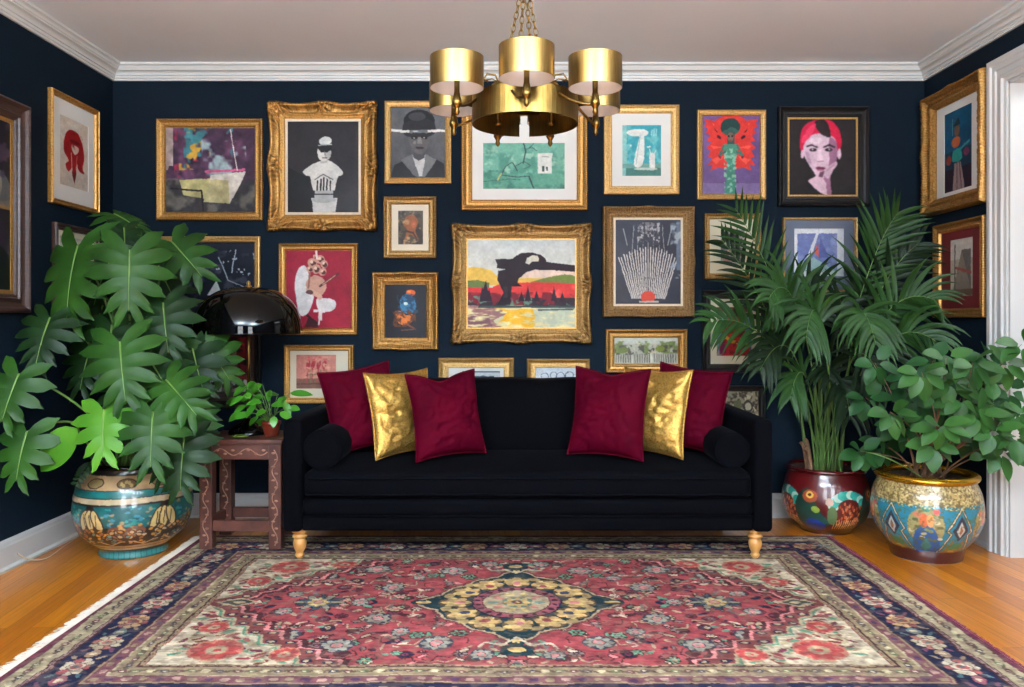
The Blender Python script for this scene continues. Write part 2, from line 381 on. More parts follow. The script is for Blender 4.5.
# door casing: moulded architrave swept up, over and down, plus jamb lining
bm = bmesh.new(); cas = [(0, 0), (0.0, 0.012), (0.014, 0.016), (0.020, 0.026), (0.030, 0.026), (0.036, 0.018), (0.060, 0.020), (0.066, 0.027), (0.088, 0.027), (0.094, 0.036), (0.118, 0.036), (0.122, 0.0)]
rows = []
for d, t_ in cas:
    x = RW-t_
    rows.append([bm.verts.new(p) for p in ((x, DY1+d, 0), (x, DY1+d, DZ+d), (x, DY0-d, DZ+d), (x, DY0-d, 0))])
for i in range(len(rows)-1):
    for k in range(3): bm.faces.new((rows[i][k], rows[i][k+1], rows[i+1][k+1], rows[i+1][k]))
door = bpy.data.objects.new('door_1', None); C.objects.link(door); tag(door, kind='structure')
obj('architrave', bm, M['white'], door)
bm = bmesh.new(); box(bm, RW-0.002, RW+T+.01, DY1-.015, DY1+.002, 0, DZ); box(bm, RW-0.002, RW+T+.01, DY0-.002, DY0+.015, 0, DZ); box(bm, RW-0.002, RW+T+.01, DY0, DY1, DZ-.015, DZ+.001)
obj('door_lining', bm, M['white'], door)

# ------------------------------------------------------------ picture frames
PROFS = {   # (fraction of width from the outer edge, height in m)
 'plain':  [(0, 0), (0, .018), (.05, .024), (.22, .026), (.30, .021), (.62, .017), (.72, .021), (.9, .018), (1, .010), (1, .004)],
 'thin':   [(0, 0), (0, .020), (.15, .024), (.7, .022), (1, .012), (1, .004)],
 'step':   [(0, 0), (0, .022), (.06, .028), (.2, .030), (.26, .024), (.34, .024), (.42, .018), (.68, .016), (.74, .022), (.84, .022), (.9, .014), (1, .012), (1, .004)],
 'scoop':  [(0, 0), (0, .024), (.04, .034), (.14, .038), (.22, .034), (.34, .024), (.5, .018), (.64, .018), (.68, .024), (.78, .024), (.82, .016), (.93, .016), (1, .010), (1, .004)],
}
def frame_mesh(W, H, fw, prof, orn=None, lift=1.0):
    pr = PROFS[prof]
    if orn:      # denser rings so that the carving reads
        fr = np.linspace(0, 1, 17); xs_ = [p[0] for p in pr[1:]]; hs = [p[1] for p in pr[1:]]
        pr = [(0, 0)]+[(f, float(np.interp(f, xs_, hs))) for f in fr]+[(1, .004)]
    rings = []; colr = []
    ns = [max(2, int(W/0.005)) if orn else 2, max(2, int(H/0.005)) if orn else 2]
    corners = [(-1, -1), (1, -1), (1, 1), (-1, 1)]
    for j, (f, h) in enumerate(pr):
        ring = []; crow = []
        for s in range(4):
            n = ns[s % 2]; a = corners[s]; b_ = corners[(s+1) % 4]; L = W if s % 2 == 0 else H
            nx, ny = ((0, -1), (1, 0), (0, 1), (-1, 0))[s]
            for i in range(n):
                t = i/n; u = 2*t-1
                d = f*fw; x = (a[0]*(1-t)+b_[0]*t)*(W/2-d); y = (a[1]*(1-t)+b_[1]*t)*(H/2-d); z = h*lift
                if orn and j > 0:
                    dc = (1-abs(u))*L/2; dm = abs(u)*L/2
                    if orn == 'swept':
                        cb = math.exp(-(dc/(fw*1.5))**2); cm = math.exp(-(dm/(fw*1.0))**2)
                        push = (0.20*cb+0.20*cm-0.10)*fw*(1-f)
                        x += nx*push; y += ny*push
                        carve = max(cb, cm)*math.exp(-((f-.25)/.38)**2)
                        ph = math.atan2(f*fw-.25*fw, (dc-fw*.3) if cb > cm else u*L/2)
                        z += carve*(0.014+0.008*math.cos(7*ph)+0.006*math.sin(dc*380)*math.sin(f*13))
                        z += 0.0025*math.cos(u*L*300)*math.exp(-((f-.1)/.1)**2)
                    elif orn == 'carved':
                        z += 0.005*math.sin(u*L*230)*math.sin(f*PI*3)*(f < .55)+0.004*mnoise.noise(Vector((x*90, y*90, 3)))
                        cb = math.exp(-(dc/(fw*.9))**2); cm = math.exp(-(dm/(fw*.6))**2); z += 0.006*max(cb, cm)*(f < .6); x += nx*0.004*cm*(1-f); y += ny*0.004*cm*(1-f)
                    elif orn == 'bead':
                        z += 0.0035*math.cos(u*L*380)*math.exp(-((f-.12)/.10)**2)
                    if j == 1 and 0: pass
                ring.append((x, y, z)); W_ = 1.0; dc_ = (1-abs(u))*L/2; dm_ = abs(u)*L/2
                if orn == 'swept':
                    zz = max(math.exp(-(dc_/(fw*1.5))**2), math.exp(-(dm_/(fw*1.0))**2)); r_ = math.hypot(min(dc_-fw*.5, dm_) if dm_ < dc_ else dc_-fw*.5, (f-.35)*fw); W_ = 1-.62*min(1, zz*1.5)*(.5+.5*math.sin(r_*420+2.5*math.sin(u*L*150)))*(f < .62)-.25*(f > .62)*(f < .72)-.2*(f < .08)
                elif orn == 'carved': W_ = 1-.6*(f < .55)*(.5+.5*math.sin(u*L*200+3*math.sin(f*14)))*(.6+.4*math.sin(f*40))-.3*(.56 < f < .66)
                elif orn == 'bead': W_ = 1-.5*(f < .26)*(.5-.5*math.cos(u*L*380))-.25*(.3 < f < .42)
                crow.append((255*W_**.5, 255*W_**.55, 255*W_**.65))  # darkening that stands in for shade in the carving, kept as vertex colour
        rings.append(ring); colr.append(crow)
    co = np.array(rings)[..., [0, 1, 2]]
    # local frame: x right, y -> up (z world), z -> out of the wall (-y world)
    out = np.empty_like(co); out[..., 0] = co[..., 0]; out[..., 1] = -co[..., 2]; out[..., 2] = co[..., 1]
    me = grid_mesh('frame', out, np.array(colr), wrap=True, smooth=bool(orn), flip=True)
    return me
def flat_panel(W, H, d, th=0.004, hole=None):
    bm = bmesh.new()
    if hole is None: box(bm, -W/2, W/2, -d-th, -d, -H/2, H/2)
    else:
        hx0, hx1, hz0, hz1 = hole
        for x0, x1, z0, z1 in ((-W/2, hx0, -H/2, H/2), (hx1, W/2, -H/2, H/2), (hx0, hx1, -H/2, hz0), (hx0, hx1, hz1, H/2)): box(bm, x0, x1, -d-th, -d, z0, z1)
    return bm
def picture(px, art, label, fmat, fw, prof='plain', orn=None, side='back', inner=None, matc=None, mathole=None, slip=0, lift=1.0, canvas=False, geo=None, cat='framed picture', slipm=None):
    """px: outer box in photo pixels; inner: the visible print box in pixels; geometry solved on the wall plane"""
    D = 0.035*lift
    if side == 'back':
        Y = BW-0.035
        a = P(px[0], px[1], Y); b_ = P(px[2], px[3], Y); cx = (a.x+b_.x)/2; cz = (a.z+b_.z)/2; W = b_.x-a.x; H = a.z-b_.z
        o = thing('framed_picture', label, cat, (cx, BW-0.001, cz), 0, 'framed pictures hung close together on the navy walls')
        if inner:
            ia = P(inner[0], inner[1], Y); ib = P(inner[2], inner[3], Y); ix0, ix1, iz0, iz1 = ia.x-cx, ib.x-cx, ib.z-cz, ia.z-cz
    else:
        y0, y1, z0, z1 = geo; W = y1-y0; H = z1-z0
        if side == 'left': o = thing('framed_picture', label, cat, (LW+0.001, (y0+y1)/2, (z0+z1)/2), PI/2, 'framed pictures hung close together on the navy walls')
        else: o = thing('framed_picture', label, cat, (RW-0.001, (y0+y1)/2, (z0+z1)/2), -PI/2, 'framed pictures hung close together on the navy walls')
        if inner: ix0, ix1, iz0, iz1 = inner
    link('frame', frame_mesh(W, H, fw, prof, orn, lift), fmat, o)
    IW, IH = W-2*fw, H-2*fw
    obj('backing_board', flat_panel(IW+fw*1.2, IH+fw*1.2, 0.0, 0.003), M['darkwood'], o)
    if not inner: ix0, ix1, iz0, iz1 = -IW/2+slip, IW/2-slip, -IH/2+slip, IH/2-slip
    if matc: obj('mount', flat_panel(IW+.004, IH+.004, 0.005, 0.002, (ix0, ix1, iz0, iz1)), matc, o)
    elif slip: obj('slip', flat_panel(IW+.004, IH+.004, 0.005, 0.004, (ix0, ix1, iz0, iz1)), slipm or M['cream'], o)
    w_, h_ = ix1-ix0, iz1-iz0; n = max(60, int(w_/0.0022)); k = max(60, int(h_/0.0022))
    cv = Cv(n, k); art(cv); cv.warp(9, 1.6, 3); cv.warp(30, 0.8, 4); cv.blur(5 if art is a_portrait else 1); cv.mul(10, .09, 21); cv.mul(45, .07, 22)
    X, Z = np.meshgrid(np.linspace(ix0-.001, ix1+.001, n), np.linspace(iz1+.001, iz0-.001, k))
    co = np.stack([X, np.full_like(X, -0.0045), Z], -1)
    link('painting' if canvas else 'print', grid_mesh('print', co, cv.a, flip=False), M['canvas'] if canvas else M['print'], o)
    return o

def a_purple(c):
    c.a[:] = (66, 46, 66); c.mixn(5, (110, 70, 100), .4, .7, 1); c.mixn(6, (40, 30, 44), .45, .7, 2)
    c.mixn(9, (150, 40, 70), .58, .7, 3, (0.1, 0, .5, .6)); c.mixn(8, (60, 120, 130), .58, .68, 4, (.2, 0, .75, .5)); c.mixn(10, (190, 150, 60), .6, .7, 5, (.15, 0, .5, .5)); c.mixn(7, (150, 170, 175), .62, .75, 9, (.4, .1, .9, .6))
    c.rect(0, 0, .08, .45, (166, 150, 146)); c.poly([(.08, 0), (.08, .3), (.02, .5), (0, .5), (0, 0)], (150, 134, 130))
    c.rect(0, .62, 1, 1, (52, 50, 54)); c.mixn(8, (98, 94, 88), .5, .7, 6, (0, .6, 1, 1))
    c.poly([(.15, .62), (.5, .6), (.52, .86), (.2, .8)], (176, 168, 118)); c.poly([(.5, .56), (.9, .52), (.84, .66), (.72, .9), (.46, .88)], (196, 192, 184)); c.poly([(.5, .62), (.7, .62), (.72, .9), (.42, .88)], (172, 164, 122))
    c.line([(.05, .72), (.4, .75), (.42, .98)], .02, (30, 28, 30)); c.line([(.45, .52), (.88, .5)], .03, (196, 90, 130)); c.line([(.72, .02), (.8, .5)], .012, (210, 205, 200)); c.mul(12, .25, 8)
def a_bust(c):
    c.a[:] = (44, 42, 46); c.mul(3, .2); c.poly([(0, .5), (.3, .62), (.35, 1), (0, 1)], (34, 33, 36))
    w1, w2, k = (206, 208, 206), (170, 174, 176), (34, 34, 38)
    c.poly([(.33, .84), (.7, .84), (.67, 1), (.36, 1)], w1); c.ell(.51, .86, .17, .035, w2); c.rect(.38, .76, .64, .84, w2); c.line([(.37, .8), (.66, .8)], .012, k)
    c.poly([(.36, .76), (.66, .76), (.72, .58), (.66, .5), (.36, .5), (.3, .58)], w1); c.poly([(.22, .55), (.42, .44), (.62, .44), (.78, .56), (.7, .6), (.5, .56), (.3, .6)], w1, smooth=True)
    for x in (.42, .47, .51, .55, .6): c.line([(x, .62+.05*abs(x-.51)*8), (x, .75)], .022, k)
    c.line([(.38, .64), (.5, .58), (.64, .64)], .012, (90, 92, 96))
    c.rect(.46, .38, .56, .46, w2); c.ell(.51, .34, .095, .1, w1); c.ell(.56, .35, .045, .07, w2); c.ell(.52, .27, .1, .07, k); c.ell(.53, .215, .09, .045, w1); c.line([(.43, .255), (.62, .255)], .012, w2); c.ell(.48, .33, .02, .012, k); c.ell(.55, .33, .02, .012, k); c.line([(.49, .4), (.55, .4)], .01, k); c.line([(.52, .33), (.525, .37)], .01, (100, 100, 104))
def a_cap(c):
    c.grad((92, 94, 98), (74, 76, 80)); c.mul(3, .2)
    c.poly([(0, 1), (.06, .82), (.4, .7), (.7, .68), (.98, .8), (1, 1)], (38, 38, 42)); c.poly([(.18, .74), (.4, .66), (.56, .98), (.5, 1), (.4, .95)], (104, 106, 110)); c.poly([(.64, .66), (.84, .74), (.62, 1), (.56, .98)], (112, 114, 116)); c.poly([(.4, .68), (.64, .68), (.58, .98), (.52, .98)], (196, 198, 200))
    c.poly([(.42, .56), (.62, .56), (.63, .72), (.52, .76), (.41, .7)], (72, 72, 76)); c.poly([(.34, .36), (.7, .36), (.69, .52), (.6, .65), (.46, .65), (.36, .54)], (92, 90, 92), smooth=True)
    c.ell(.52, .2, .29, .17, (34, 34, 38)); c.poly([(.22, .34), (.28, .2), (.74, .18), (.82, .34), (.70, .41), (.34, .42)], (42, 42, 46), smooth=True); c.ell(.48, .13, .16, .06, (62, 62, 68))
    c.line([(.0, .325), (.34, .34)], .035, (212, 214, 214)); c.line([(.36, .345), (.68, .335)], .045, (104, 106, 110)); c.line([(.68, .335), (1, .33)], .035, (216, 216, 214)); c.ell(.45, .34, .06, .012, (190, 190, 190))
    for x in (.43, .61): c.ell(x, .425, .06, .022, (30, 30, 34)); c.ell(x, .43, .018, .01, (140, 140, 140))
    c.poly([(.5, .42), (.55, .42), (.58, .52), (.48, .52)], (122, 120, 120)); c.ell(.53, .575, .075, .018, (50, 46, 48)); c.ell(.44, .5, .03, .03, (120, 118, 118))
def a_green(c):
    c.a[:] = (112, 172, 152); c.mixn(7, (80, 142, 124), .45, .65, 1); c.mixn(14, (150, 196, 176), .55, .7, 2)
    c.rect(0, 0.66, 1, 1, (92, 156, 134)); c.mixn(12, (60, 120, 104), .5, .7, 3, (0, .6, 1, 1)); k = (44, 70, 70)
    c.poly([(.67, .22), (.85, .22), (.84, .66), (.67, .66)], (214, 218, 212)); c.line([(.72, .3), (.8, .3)], .01, k); c.rect(.72, .5, .75, .62, k); c.rect(.77, .52, .795, .6, k)
    c.line([(.5, .0), (.52, .2), (.49, .45)], .016, k); c.line([(.4, .5), (.5, .4), (.58, .5), (.5, .56)], .01, k); c.line([(.52, .15), (.6, .1), (.66, .16)], .01, k); c.line([(.2, .75), (.28, .5), (.36, .42), (.42, .6)], .014, k); c.line([(.24, .7), (.42, .74), (.56, .72), (.6, .9), (.62, .99)], .02, k); c.line([(.0, .84), (.3, .78), (.45, .8)], .012, k); c.line([(.18, .8), (.22, .66)], .02, (196, 190, 120)); c.line([(.56, .12), (.62, .02)], .01, k)
def a_teal(c):
    c.a[:] = (62, 158, 172); c.mixn(6, (110, 190, 194), .5, .7, 1); c.rect(0, 0, .12, 1, (140, 196, 192)); c.rect(.1, .82, 1, 1, (70, 120, 112)); c.rect(0, .76, 1, .84, (110, 160, 150)); w_ = (222, 226, 222)
    c.poly([(.3, .78), (.42, .3), (.48, .14), (.56, .2), (.54, .76)], w_, smooth=True); c.poly([(.12, .12), (.4, .08), (.66, .12), (.6, .22), (.2, .2)], w_, smooth=True); c.line([(.46, .2), (.36, .76)], .02, (150, 186, 186))
    c.rect(.7, .62, .84, .84, w_); c.ell(.77, .6, .07, .06, w_); c.line([(.74, .6), (.7, .46)], .02, w_); c.line([(.8, .6), (.86, .5)], .02, w_); c.ell(.6, .86, .3, .025, (190, 208, 200)); c.ell(.22, .4, .03, .02, w_); c.ell(.68, .42, .05, .015, w_)
    for x in (.74, .8, .86): c.rect(x, .08, x+.03, .22, (160, 210, 214))
def a_butterfly(c):
    c.grad((112, 84, 134), (92, 76, 130)); c.mul(4, .12); r = (206, 54, 48)
    c.rect(0, .62, 1, 1, (104, 82, 130)); c.rect(.0, .86, 1, 1, (122, 104, 148))
    for s in (-1, 1):
        q = lambda x: .5+s*x
        c.poly([(q(.02), .3), (q(.16), .16), (q(.3), .06), (q(.47), .04), (q(.42), .09), (q(.46), .13), (q(.40), .17), (q(.44), .22), (q(.36), .25), (q(.42), .32), (q(.33), .34), (q(.43), .40), (q(.35), .44), (q(.41), .52), (q(.33), .54), (q(.42), .63), (q(.32), .62), (q(.36), .70), (q(.22), .66), (q(.08), .68)], r)
        c.poly([(q(.1), .22), (q(.34), .08), (q(.3), .13)], (232, 92, 70)); c.poly([(q(.1), .5), (q(.34), .56), (q(.26), .62)], (226, 84, 70)); c.poly([(q(.08), .4), (q(.36), .38), (q(.3), .42)], (226, 84, 70))
        c.ell(q(.25), .175, .028, .045, (60, 22, 40), s*.9); c.ell(q(.21), .27, .045, .02, (60, 22, 40), -s*.4); c.ell(q(.2), .52, .02, .03, (120, 34, 46), s*.5)
    c.ell(.5, .12, .3, .13, r); c.ell(.49, .14, .17, .11, (34, 62, 60)); c.poly([(.34, .2), (.5, .14), (.64, .2), (.58, .24), (.4, .24)], (54, 92, 84)); c.rect(.43, .2, .56, .36, (60, 74, 70)); c.ell(.49, .27, .055, .06, (112, 96, 84)); c.ell(.46, .26, .015, .012, (30, 20, 20)); c.ell(.52, .26, .015, .012, (30, 20, 20)); c.line([(.47, .31), (.51, .31)], .012, (150, 30, 40))
    c.poly([(.36, .36), (.62, .36), (.6, .5), (.56, .62), (.6, 1), (.38, 1), (.44, .62), (.38, .5)], (70, 132, 112)); c.mixn(22, (130, 180, 156), .52, .6, 4, (.38, .42, .6, 1)); c.line([(.37, .38), (.3, .5), (.4, .46)], .03, (58, 104, 96)); c.line([(.61, .38), (.7, .5), (.6, .46)], .03, (58, 104, 96))
def a_portrait(c):
    c.a[:] = (40, 34, 36); c.mul(3, .15); sk = (214, 186, 204); sh = (150, 104, 132)
    c.poly([(.28, .82), (.42, .74), (.46, .66), (.64, .62), (.6, .8), (.64, .98), (.54, 1), (.4, .92)], sk, smooth=True); c.poly([(.52, .76), (.64, .6), (.62, .84), (.64, .99), (.58, 1), (.56, .86)], sh, smooth=True); c.poly([(.24, .78), (.42, .94), (.5, 1), (.3, 1)], (34, 28, 32))
    c.poly([(.16, .36), (.2, .12), (.38, .01), (.6, .01), (.74, .12), (.79, .3), (.74, .42), (.62, .3), (.4, .26), (.24, .34), (.22, .46)], (198, 28, 66), smooth=True)
    c.poly([(.22, .34), (.3, .22), (.5, .19), (.68, .26), (.72, .42), (.7, .58), (.6, .72), (.5, .78), (.4, .74), (.28, .58), (.22, .46)], sk, smooth=True)
    c.poly([(.6, .26), (.7, .3), (.72, .44), (.7, .58), (.6, .72), (.52, .76), (.6, .6)], sh, smooth=True); c.poly([(.38, .05), (.5, .0), (.58, .06), (.62, .24), (.48, .2)], (44, 34, 38), smooth=True); c.poly([(.18, .3), (.26, .14), (.4, .06), (.34, .2), (.24, .3)], (226, 60, 96), smooth=True)
    c.ell(.75, .46, .03, .07, sk); c.ell(.2, .46, .025, .06, sk)
    k = (34, 26, 34); c.line([(.27, .36), (.34, .34), (.42, .37)], .02, k); c.line([(.52, .37), (.6, .34), (.68, .37)], .02, k); c.ell(.36, .405, .055, .022, k); c.ell(.59, .405, .055, .022, k); c.ell(.35, .4, .015, .01, (190, 190, 200)); c.ell(.6, .4, .015, .01, (190, 190, 200))
    c.poly([(.44, .4), (.48, .4), (.52, .54), (.48, .57), (.42, .55)], (232, 208, 222)); c.line([(.43, .56), (.52, .56)], .012, sh); c.ell(.47, .65, .075, .020, (110, 44, 70)); c.ell(.47, .675, .05, .012, (176, 120, 148)); c.poly([(.46, .70), (.54, .68), (.50, .77), (.44, .76)], (96, 62, 84)); c.poly([(.53, .68), (.60, .62), (.70, .56), (.72, .6), (.66, .68), (.6, .78), (.54, .76)], (206, 174, 194), smooth=True); c.line([(.56, .68), (.68, .60)], .008, sh); c.poly([(.24, .42), (.30, .44), (.34, .6), (.28, .58)], (188, 152, 178)); c.ell(.40, .28, .1, .04, (228, 206, 220))
def a_small(c):
    c.a[:] = (74, 66, 54); c.mixn(5, (52, 44, 40), .45, .6, 1); c.poly([(.3, .2), (.55, .12), (.8, .3), (.7, .6), (.8, .9), (.5, .7), (.2, .95), (.35, .6), (.2, .4)], (140, 84, 52), smooth=True); c.ell(.36, .34, .1, .08, (168, 120, 84)); c.ell(.62, .4, .1, .12, (176, 92, 60)); c.mixn(8, (176, 140, 100), .6, .75, 3); c.line([(.3, .6), (.6, .65), (.75, .85)], .05, (58, 40, 34))
def a_pinkfig(c):
    c.a[:] = (144, 30, 52); c.mul(4, .1); w_ = (222, 220, 220); sk = (196, 150, 132); d = (84, 50, 50)
    c.poly([(.28, .98), (.34, .86), (.46, .92), (.5, .99)], (60, 30, 36)); c.line([(.3, .82), (.48, .94)], .03, (54, 30, 34))
    c.ell(.24, .42, .11, .23, w_, .1); c.poly([(.16, .5), (.42, .56), (.34, .8), (.2, .82)], w_, smooth=True); c.poly([(.48, .62), (.74, .64), (.74, .76), (.56, .8), (.48, .74)], w_, smooth=True); c.rect(.5, .78, .56, .9, w_); c.rect(.42, .76, .6, .79, w_); c.line([(.53, .8), (.5, .95)], .025, w_)
    for x, y, r in ((.4, .16, .07), (.52, .12, .07), (.58, .18, .06), (.46, .24, .07), (.56, .28, .06), (.36, .24, .05), (.44, .08, .03)): c.ell(x, y, r, r*.85, sk); c.ell(x+.015, y+.01, r*.6, r*.45, d); c.ell(x-.01, y-.01, r*.35, r*.3, (226, 200, 180))
    c.poly([(.3, .42), (.42, .32), (.56, .36), (.62, .46), (.54, .58), (.36, .54)], sk, smooth=True); c.line([(.34, .5), (.52, .6)], .07, (206, 164, 146)); c.line([(.52, .46), (.8, .3)], .03, d); c.line([(.56, .44), (.76, .32)], .01, (214, 180, 150)); c.ell(.36, .54, .06, .03, d); c.line([(.36, .3), (.34, .48)], .03, (150, 104, 92)); c.line([(.47, .0), (.47, .1)], .03, (220, 210, 206))
def a_bird(c):
    c.a[:] = (22, 22, 32); o_ = (206, 112, 44); b_ = (44, 110, 150)
    c.ell(.62, .16, .12, .06, (220, 96, 40)); c.poly([(.36, .3), (.5, .18), (.7, .26), (.74, .46), (.6, .56), (.4, .5)], b_, smooth=True); c.poly([(.24, .52), (.4, .5), (.5, .58), (.68, .56), (.66, .7), (.5, .76), (.32, .72)], o_, smooth=True); c.mixn(14, (30, 60, 90), .5, .6, 3, (.3, .2, .8, .55)); c.mixn(12, (90, 50, 30), .5, .6, 4, (.2, .5, .75, .8)); c.line([(.5, .74), (.7, .82)], .03, (120, 60, 34)); c.line([(.4, .86), (.74, .84)], .02, (110, 66, 40)); c.ell(.5, .36, .05, .03, (190, 210, 200)); c.ell(.58, .14, .04, .02, (240, 150, 70))
def a_land(c):
    h = c.h; c.grad((206, 216, 218), (222, 214, 186)); c.mul(3, .05)
    c.poly([(0, .32), (.2, .34), (.3, .42), (.6, .42), (1, .36), (1, .5), (0, .5)], (226, 188, 92), smooth=True); c.rect(.45, .34, 1, .44, (226, 204, 190)); c.poly([(0, .47), (.1, .46), (.2, .49), (.2, .56), (0, .56)], (96, 110, 62)); c.poly([(.55, .5), (.7, .44), (.88, .4), (1, .42), (1, .56), (.55, .54)], (112, 128, 66), smooth=True); c.ell(.6, .52, .05, .03, (84, 96, 56))
    c.rect(0, .54, 1, .68, (208, 60, 62)); c.poly([(.3, .5), (1, .5), (1, .6), (.3, .66)], (214, 66, 66), smooth=True); c.mixn(10, (236, 100, 90), .55, .7, 2, (.3, .52, 1, .66))
    c.rect(0, .66, 1, .76, (54, 46, 56)); c.mixn(12, (120, 40, 52), .5, .6, 4, (0, .6, 1, .74)); c.mixn(16, (96, 128, 112), .6, .68, 5, (0, .64, 1, .76))
    for x in (.14, .17, .2, .36, .5, .56, .64, .8, .88): c.poly([(x-.03, .7), (x, .56+.04*math.sin(x*30)), (x+.03, .7)], (50, 36, 48))
    c.poly([(.13, .66), (.165, .46), (.21, .66)], (48, 36, 48)); c.rect(0, .75, 1, 1, (206, 204, 170)); c.poly([(.2, .76), (.7, .76), (.62, .9), (.6, 1), (.26, 1), (.34, .86)], (238, 186, 58), smooth=True)
    c.poly([(0, .76), (.22, .77), (.36, .84), (.24, .92), (.3, 1), (0, 1)], (150, 110, 110), smooth=True); c.poly([(0, .86), (.2, .9), (.24, 1), (0, 1)], (120, 84, 92)); c.poly([(.6, .77), (1, .78), (1, 1), (.66, 1)], (196, 206, 182)); c.mixn(9, (232, 222, 170), .52, .66, 7, (0, .76, 1, 1), stretch=5); c.rect(.1, .75, 1, .775, (60, 74, 74)); c.line([(.66, .8), (.98, .79)], .02, (90, 100, 100))
    k = (44, 36, 44); c.poly([(.255, .215), (.42, .215), (.45, .18), (.50, .155), (.60, .145), (.68, .17), (.72, .21), (.735, .25), (.86, .27), (1, .29), (1, .365), (.8, .345), (.62, .345), (.545, .375), (.475, .44), (.46, .49), (.51, .53), (.41, .53), (.40, .74), (.28, .745), (.33, .6), (.275, .46), (.285, .35), (.36, .33), (.27, .32), (.275, .28)], k)
    c.poly([(.535, .27), (.55, .21), (.60, .175), (.65, .18), (.665, .22), (.655, .25), (.60, .25), (.57, .285)], (216, 214, 200)); c.rect(.33, .53, .37, .66, (60, 50, 56))
def a_fan(c):
    c.a[:] = (50, 52, 64); c.mul(4, .15); w_ = (206, 200, 194)
    cx, cy = .5, .93
    for k in range(23):
        t = -1+2*k/22; x2 = .5+.45*t; y2 = .33+.12*t*t+.02*(k % 2); bx = .5+.25*t
        c.line([(bx, .93), (x2, y2)], .017, w_)
        if 3 < k < 19 and k % 2: c.line([(x2, y2), (.5+.40*t, .07)], .011, (150, 148, 148))
    c.mixn(30, (176, 170, 170), .5, .54, 3, (.34, .04, .68, .26)); c.ell(.5, .1, .16, .07, (150, 146, 150), al=.6); c.mixn(34, (60, 60, 70), .5, .56, 5, (.3, .0, .7, .3))
    c.ell(.5, .92, .11, .075, (206, 74, 58)); c.rect(.36, .96, .66, .985, (190, 180, 170)); c.rect(0, .985, 1, 1, (40, 42, 52)); c.line([(.12, .1), (.18, .3)], .014, (150, 150, 152)); c.line([(.86, .1), (.8, .3)], .014, (150, 150, 152)); c.rect(.93, .02, 1, .6, (92, 104, 122)); c.mixn(9, (150, 160, 170), .55, .7, 6, (.84, .04, 1, .7))
def a_city(c):
    c.a[:] = (176, 172, 156); c.rect(0, 0, 1, .22, (196, 198, 186)); c.mixn(10, (112, 124, 72), .45, .6, 1, (0, .15, 1, .62)); c.mixn(20, (84, 78, 66), .52, .58, 2, (0, .3, 1, .66)); c.mixn(14, (206, 190, 160), .55, .65, 3, (.3, .2, .8, .6)); c.ell(.72, .42, .07, .12, (120, 130, 50)); c.ell(.14, .46, .08, .12, (104, 112, 60))
    for i in range(26): c.rect(.02+i*.0375, .62, .035+i*.0375, .96, (96, 92, 84))
    for y in (.66, .76, .86, .96): c.line([(0, y), (1, y)], .012, (150, 148, 136))
    c.rect(.27, .62, .3, 1, (200, 196, 180)); c.rect(.56, .6, .6, 1, (206, 200, 184))
def a_plan(c):
    c.a[:] = (190, 196, 200); c.rect(0, 0, 1, .06, (60, 62, 70)); c.rect(.0, .2, .84, 1, (60, 64, 78)); c.rect(.06, .3, .6, .8, (120, 130, 146)); c.rect(.1, .4, .3, .7, (180, 186, 194)); c.line([(.6, .3), (.8, .9)], .02, (200, 204, 208))
def a_sketch(c):
    c.a[:] = (214, 220, 226); k = (90, 98, 112)
    for x, y, r in ((.2, .35, .09), (.4, .3, .08), (.55, .36, .1), (.75, .32, .1), (.88, .36, .05)):
        c.ell(x, y, r, r*1.6, k); c.ell(x, y, r*.8, r*1.35, (214, 220, 226))
    c.line([(.05, .6), (.3, .5), (.5, .62), (.7, .5), (.95, .58)], .012, k); c.line([(.1, .8), (.4, .7), (.9, .78)], .01, k); c.mixn(20, k, .6, .64, 2, (.05, .4, .95, .9))
def a_pinkgroup(c):
    c.a[:] = (196, 128, 116); c.mul(4, .1); c.rect(0, .7, 1, 1, (120, 82, 70)); c.rect(0, .84, 1, .88, (84, 60, 54))
    for x in (.3, .42, .56, .7): c.ell(x, .3, .05, .14, (176, 60, 70), .2); c.line([(x, .4), (x-.04, .8)], .03, (168, 74, 76)); c.line([(x+.04, .45), (x+.06, .82)], .02, (104, 116, 80)); c.ell(x+.02, .12, .04, .07, (206, 100, 100))
    c.mixn(16, (212, 150, 130), .5, .6, 3, (.2, .05, .85, .7)); c.line([(.25, .6), (.8, .55)], .016, (90, 90, 70))
def a_darkpond(c):
    c.a[:] = (24, 28, 40); c.mixn(8, (58, 60, 72), .58, .7, 1); c.mixn(18, (170, 176, 182), .66, .7, 2, (.5, .1, 1, .7)); c.line([(.62, .2), (.72, .5), (.9, .6)], .012, (150, 160, 170)); c.line([(.8, .1), (.76, .4)], .012, (170, 180, 190)); c.poly([(.5, .7), (.6, .5), (.66, .7)], (196, 200, 200)); c.poly([(0, .7), (.3, .76), (.4, 1), (0, 1)], (34, 32, 36))
def a_reddark(c):
    c.a[:] = (62, 24, 30); c.mul(5, .2); c.rect(.0, .1, .5, .6, (110, 26, 34)); c.poly([(.35, .2), (.62, .14), (.7, .5), (.5, .62), (.36, .5)], (130, 108, 90), smooth=True); c.rect(.7, 0, 1, 1, (120, 32, 42)); c.rect(0, .72, 1, .92, (176, 172, 168)); c.rect(.3, .78, .6, .95, (90, 84, 84)); c.rect(0, .92, 1, 1, (60, 50, 48)); c.ell(.45, .34, .08, .08, (150, 128, 112)); c.mixn(12, (40, 30, 32), .56, .64, 4)
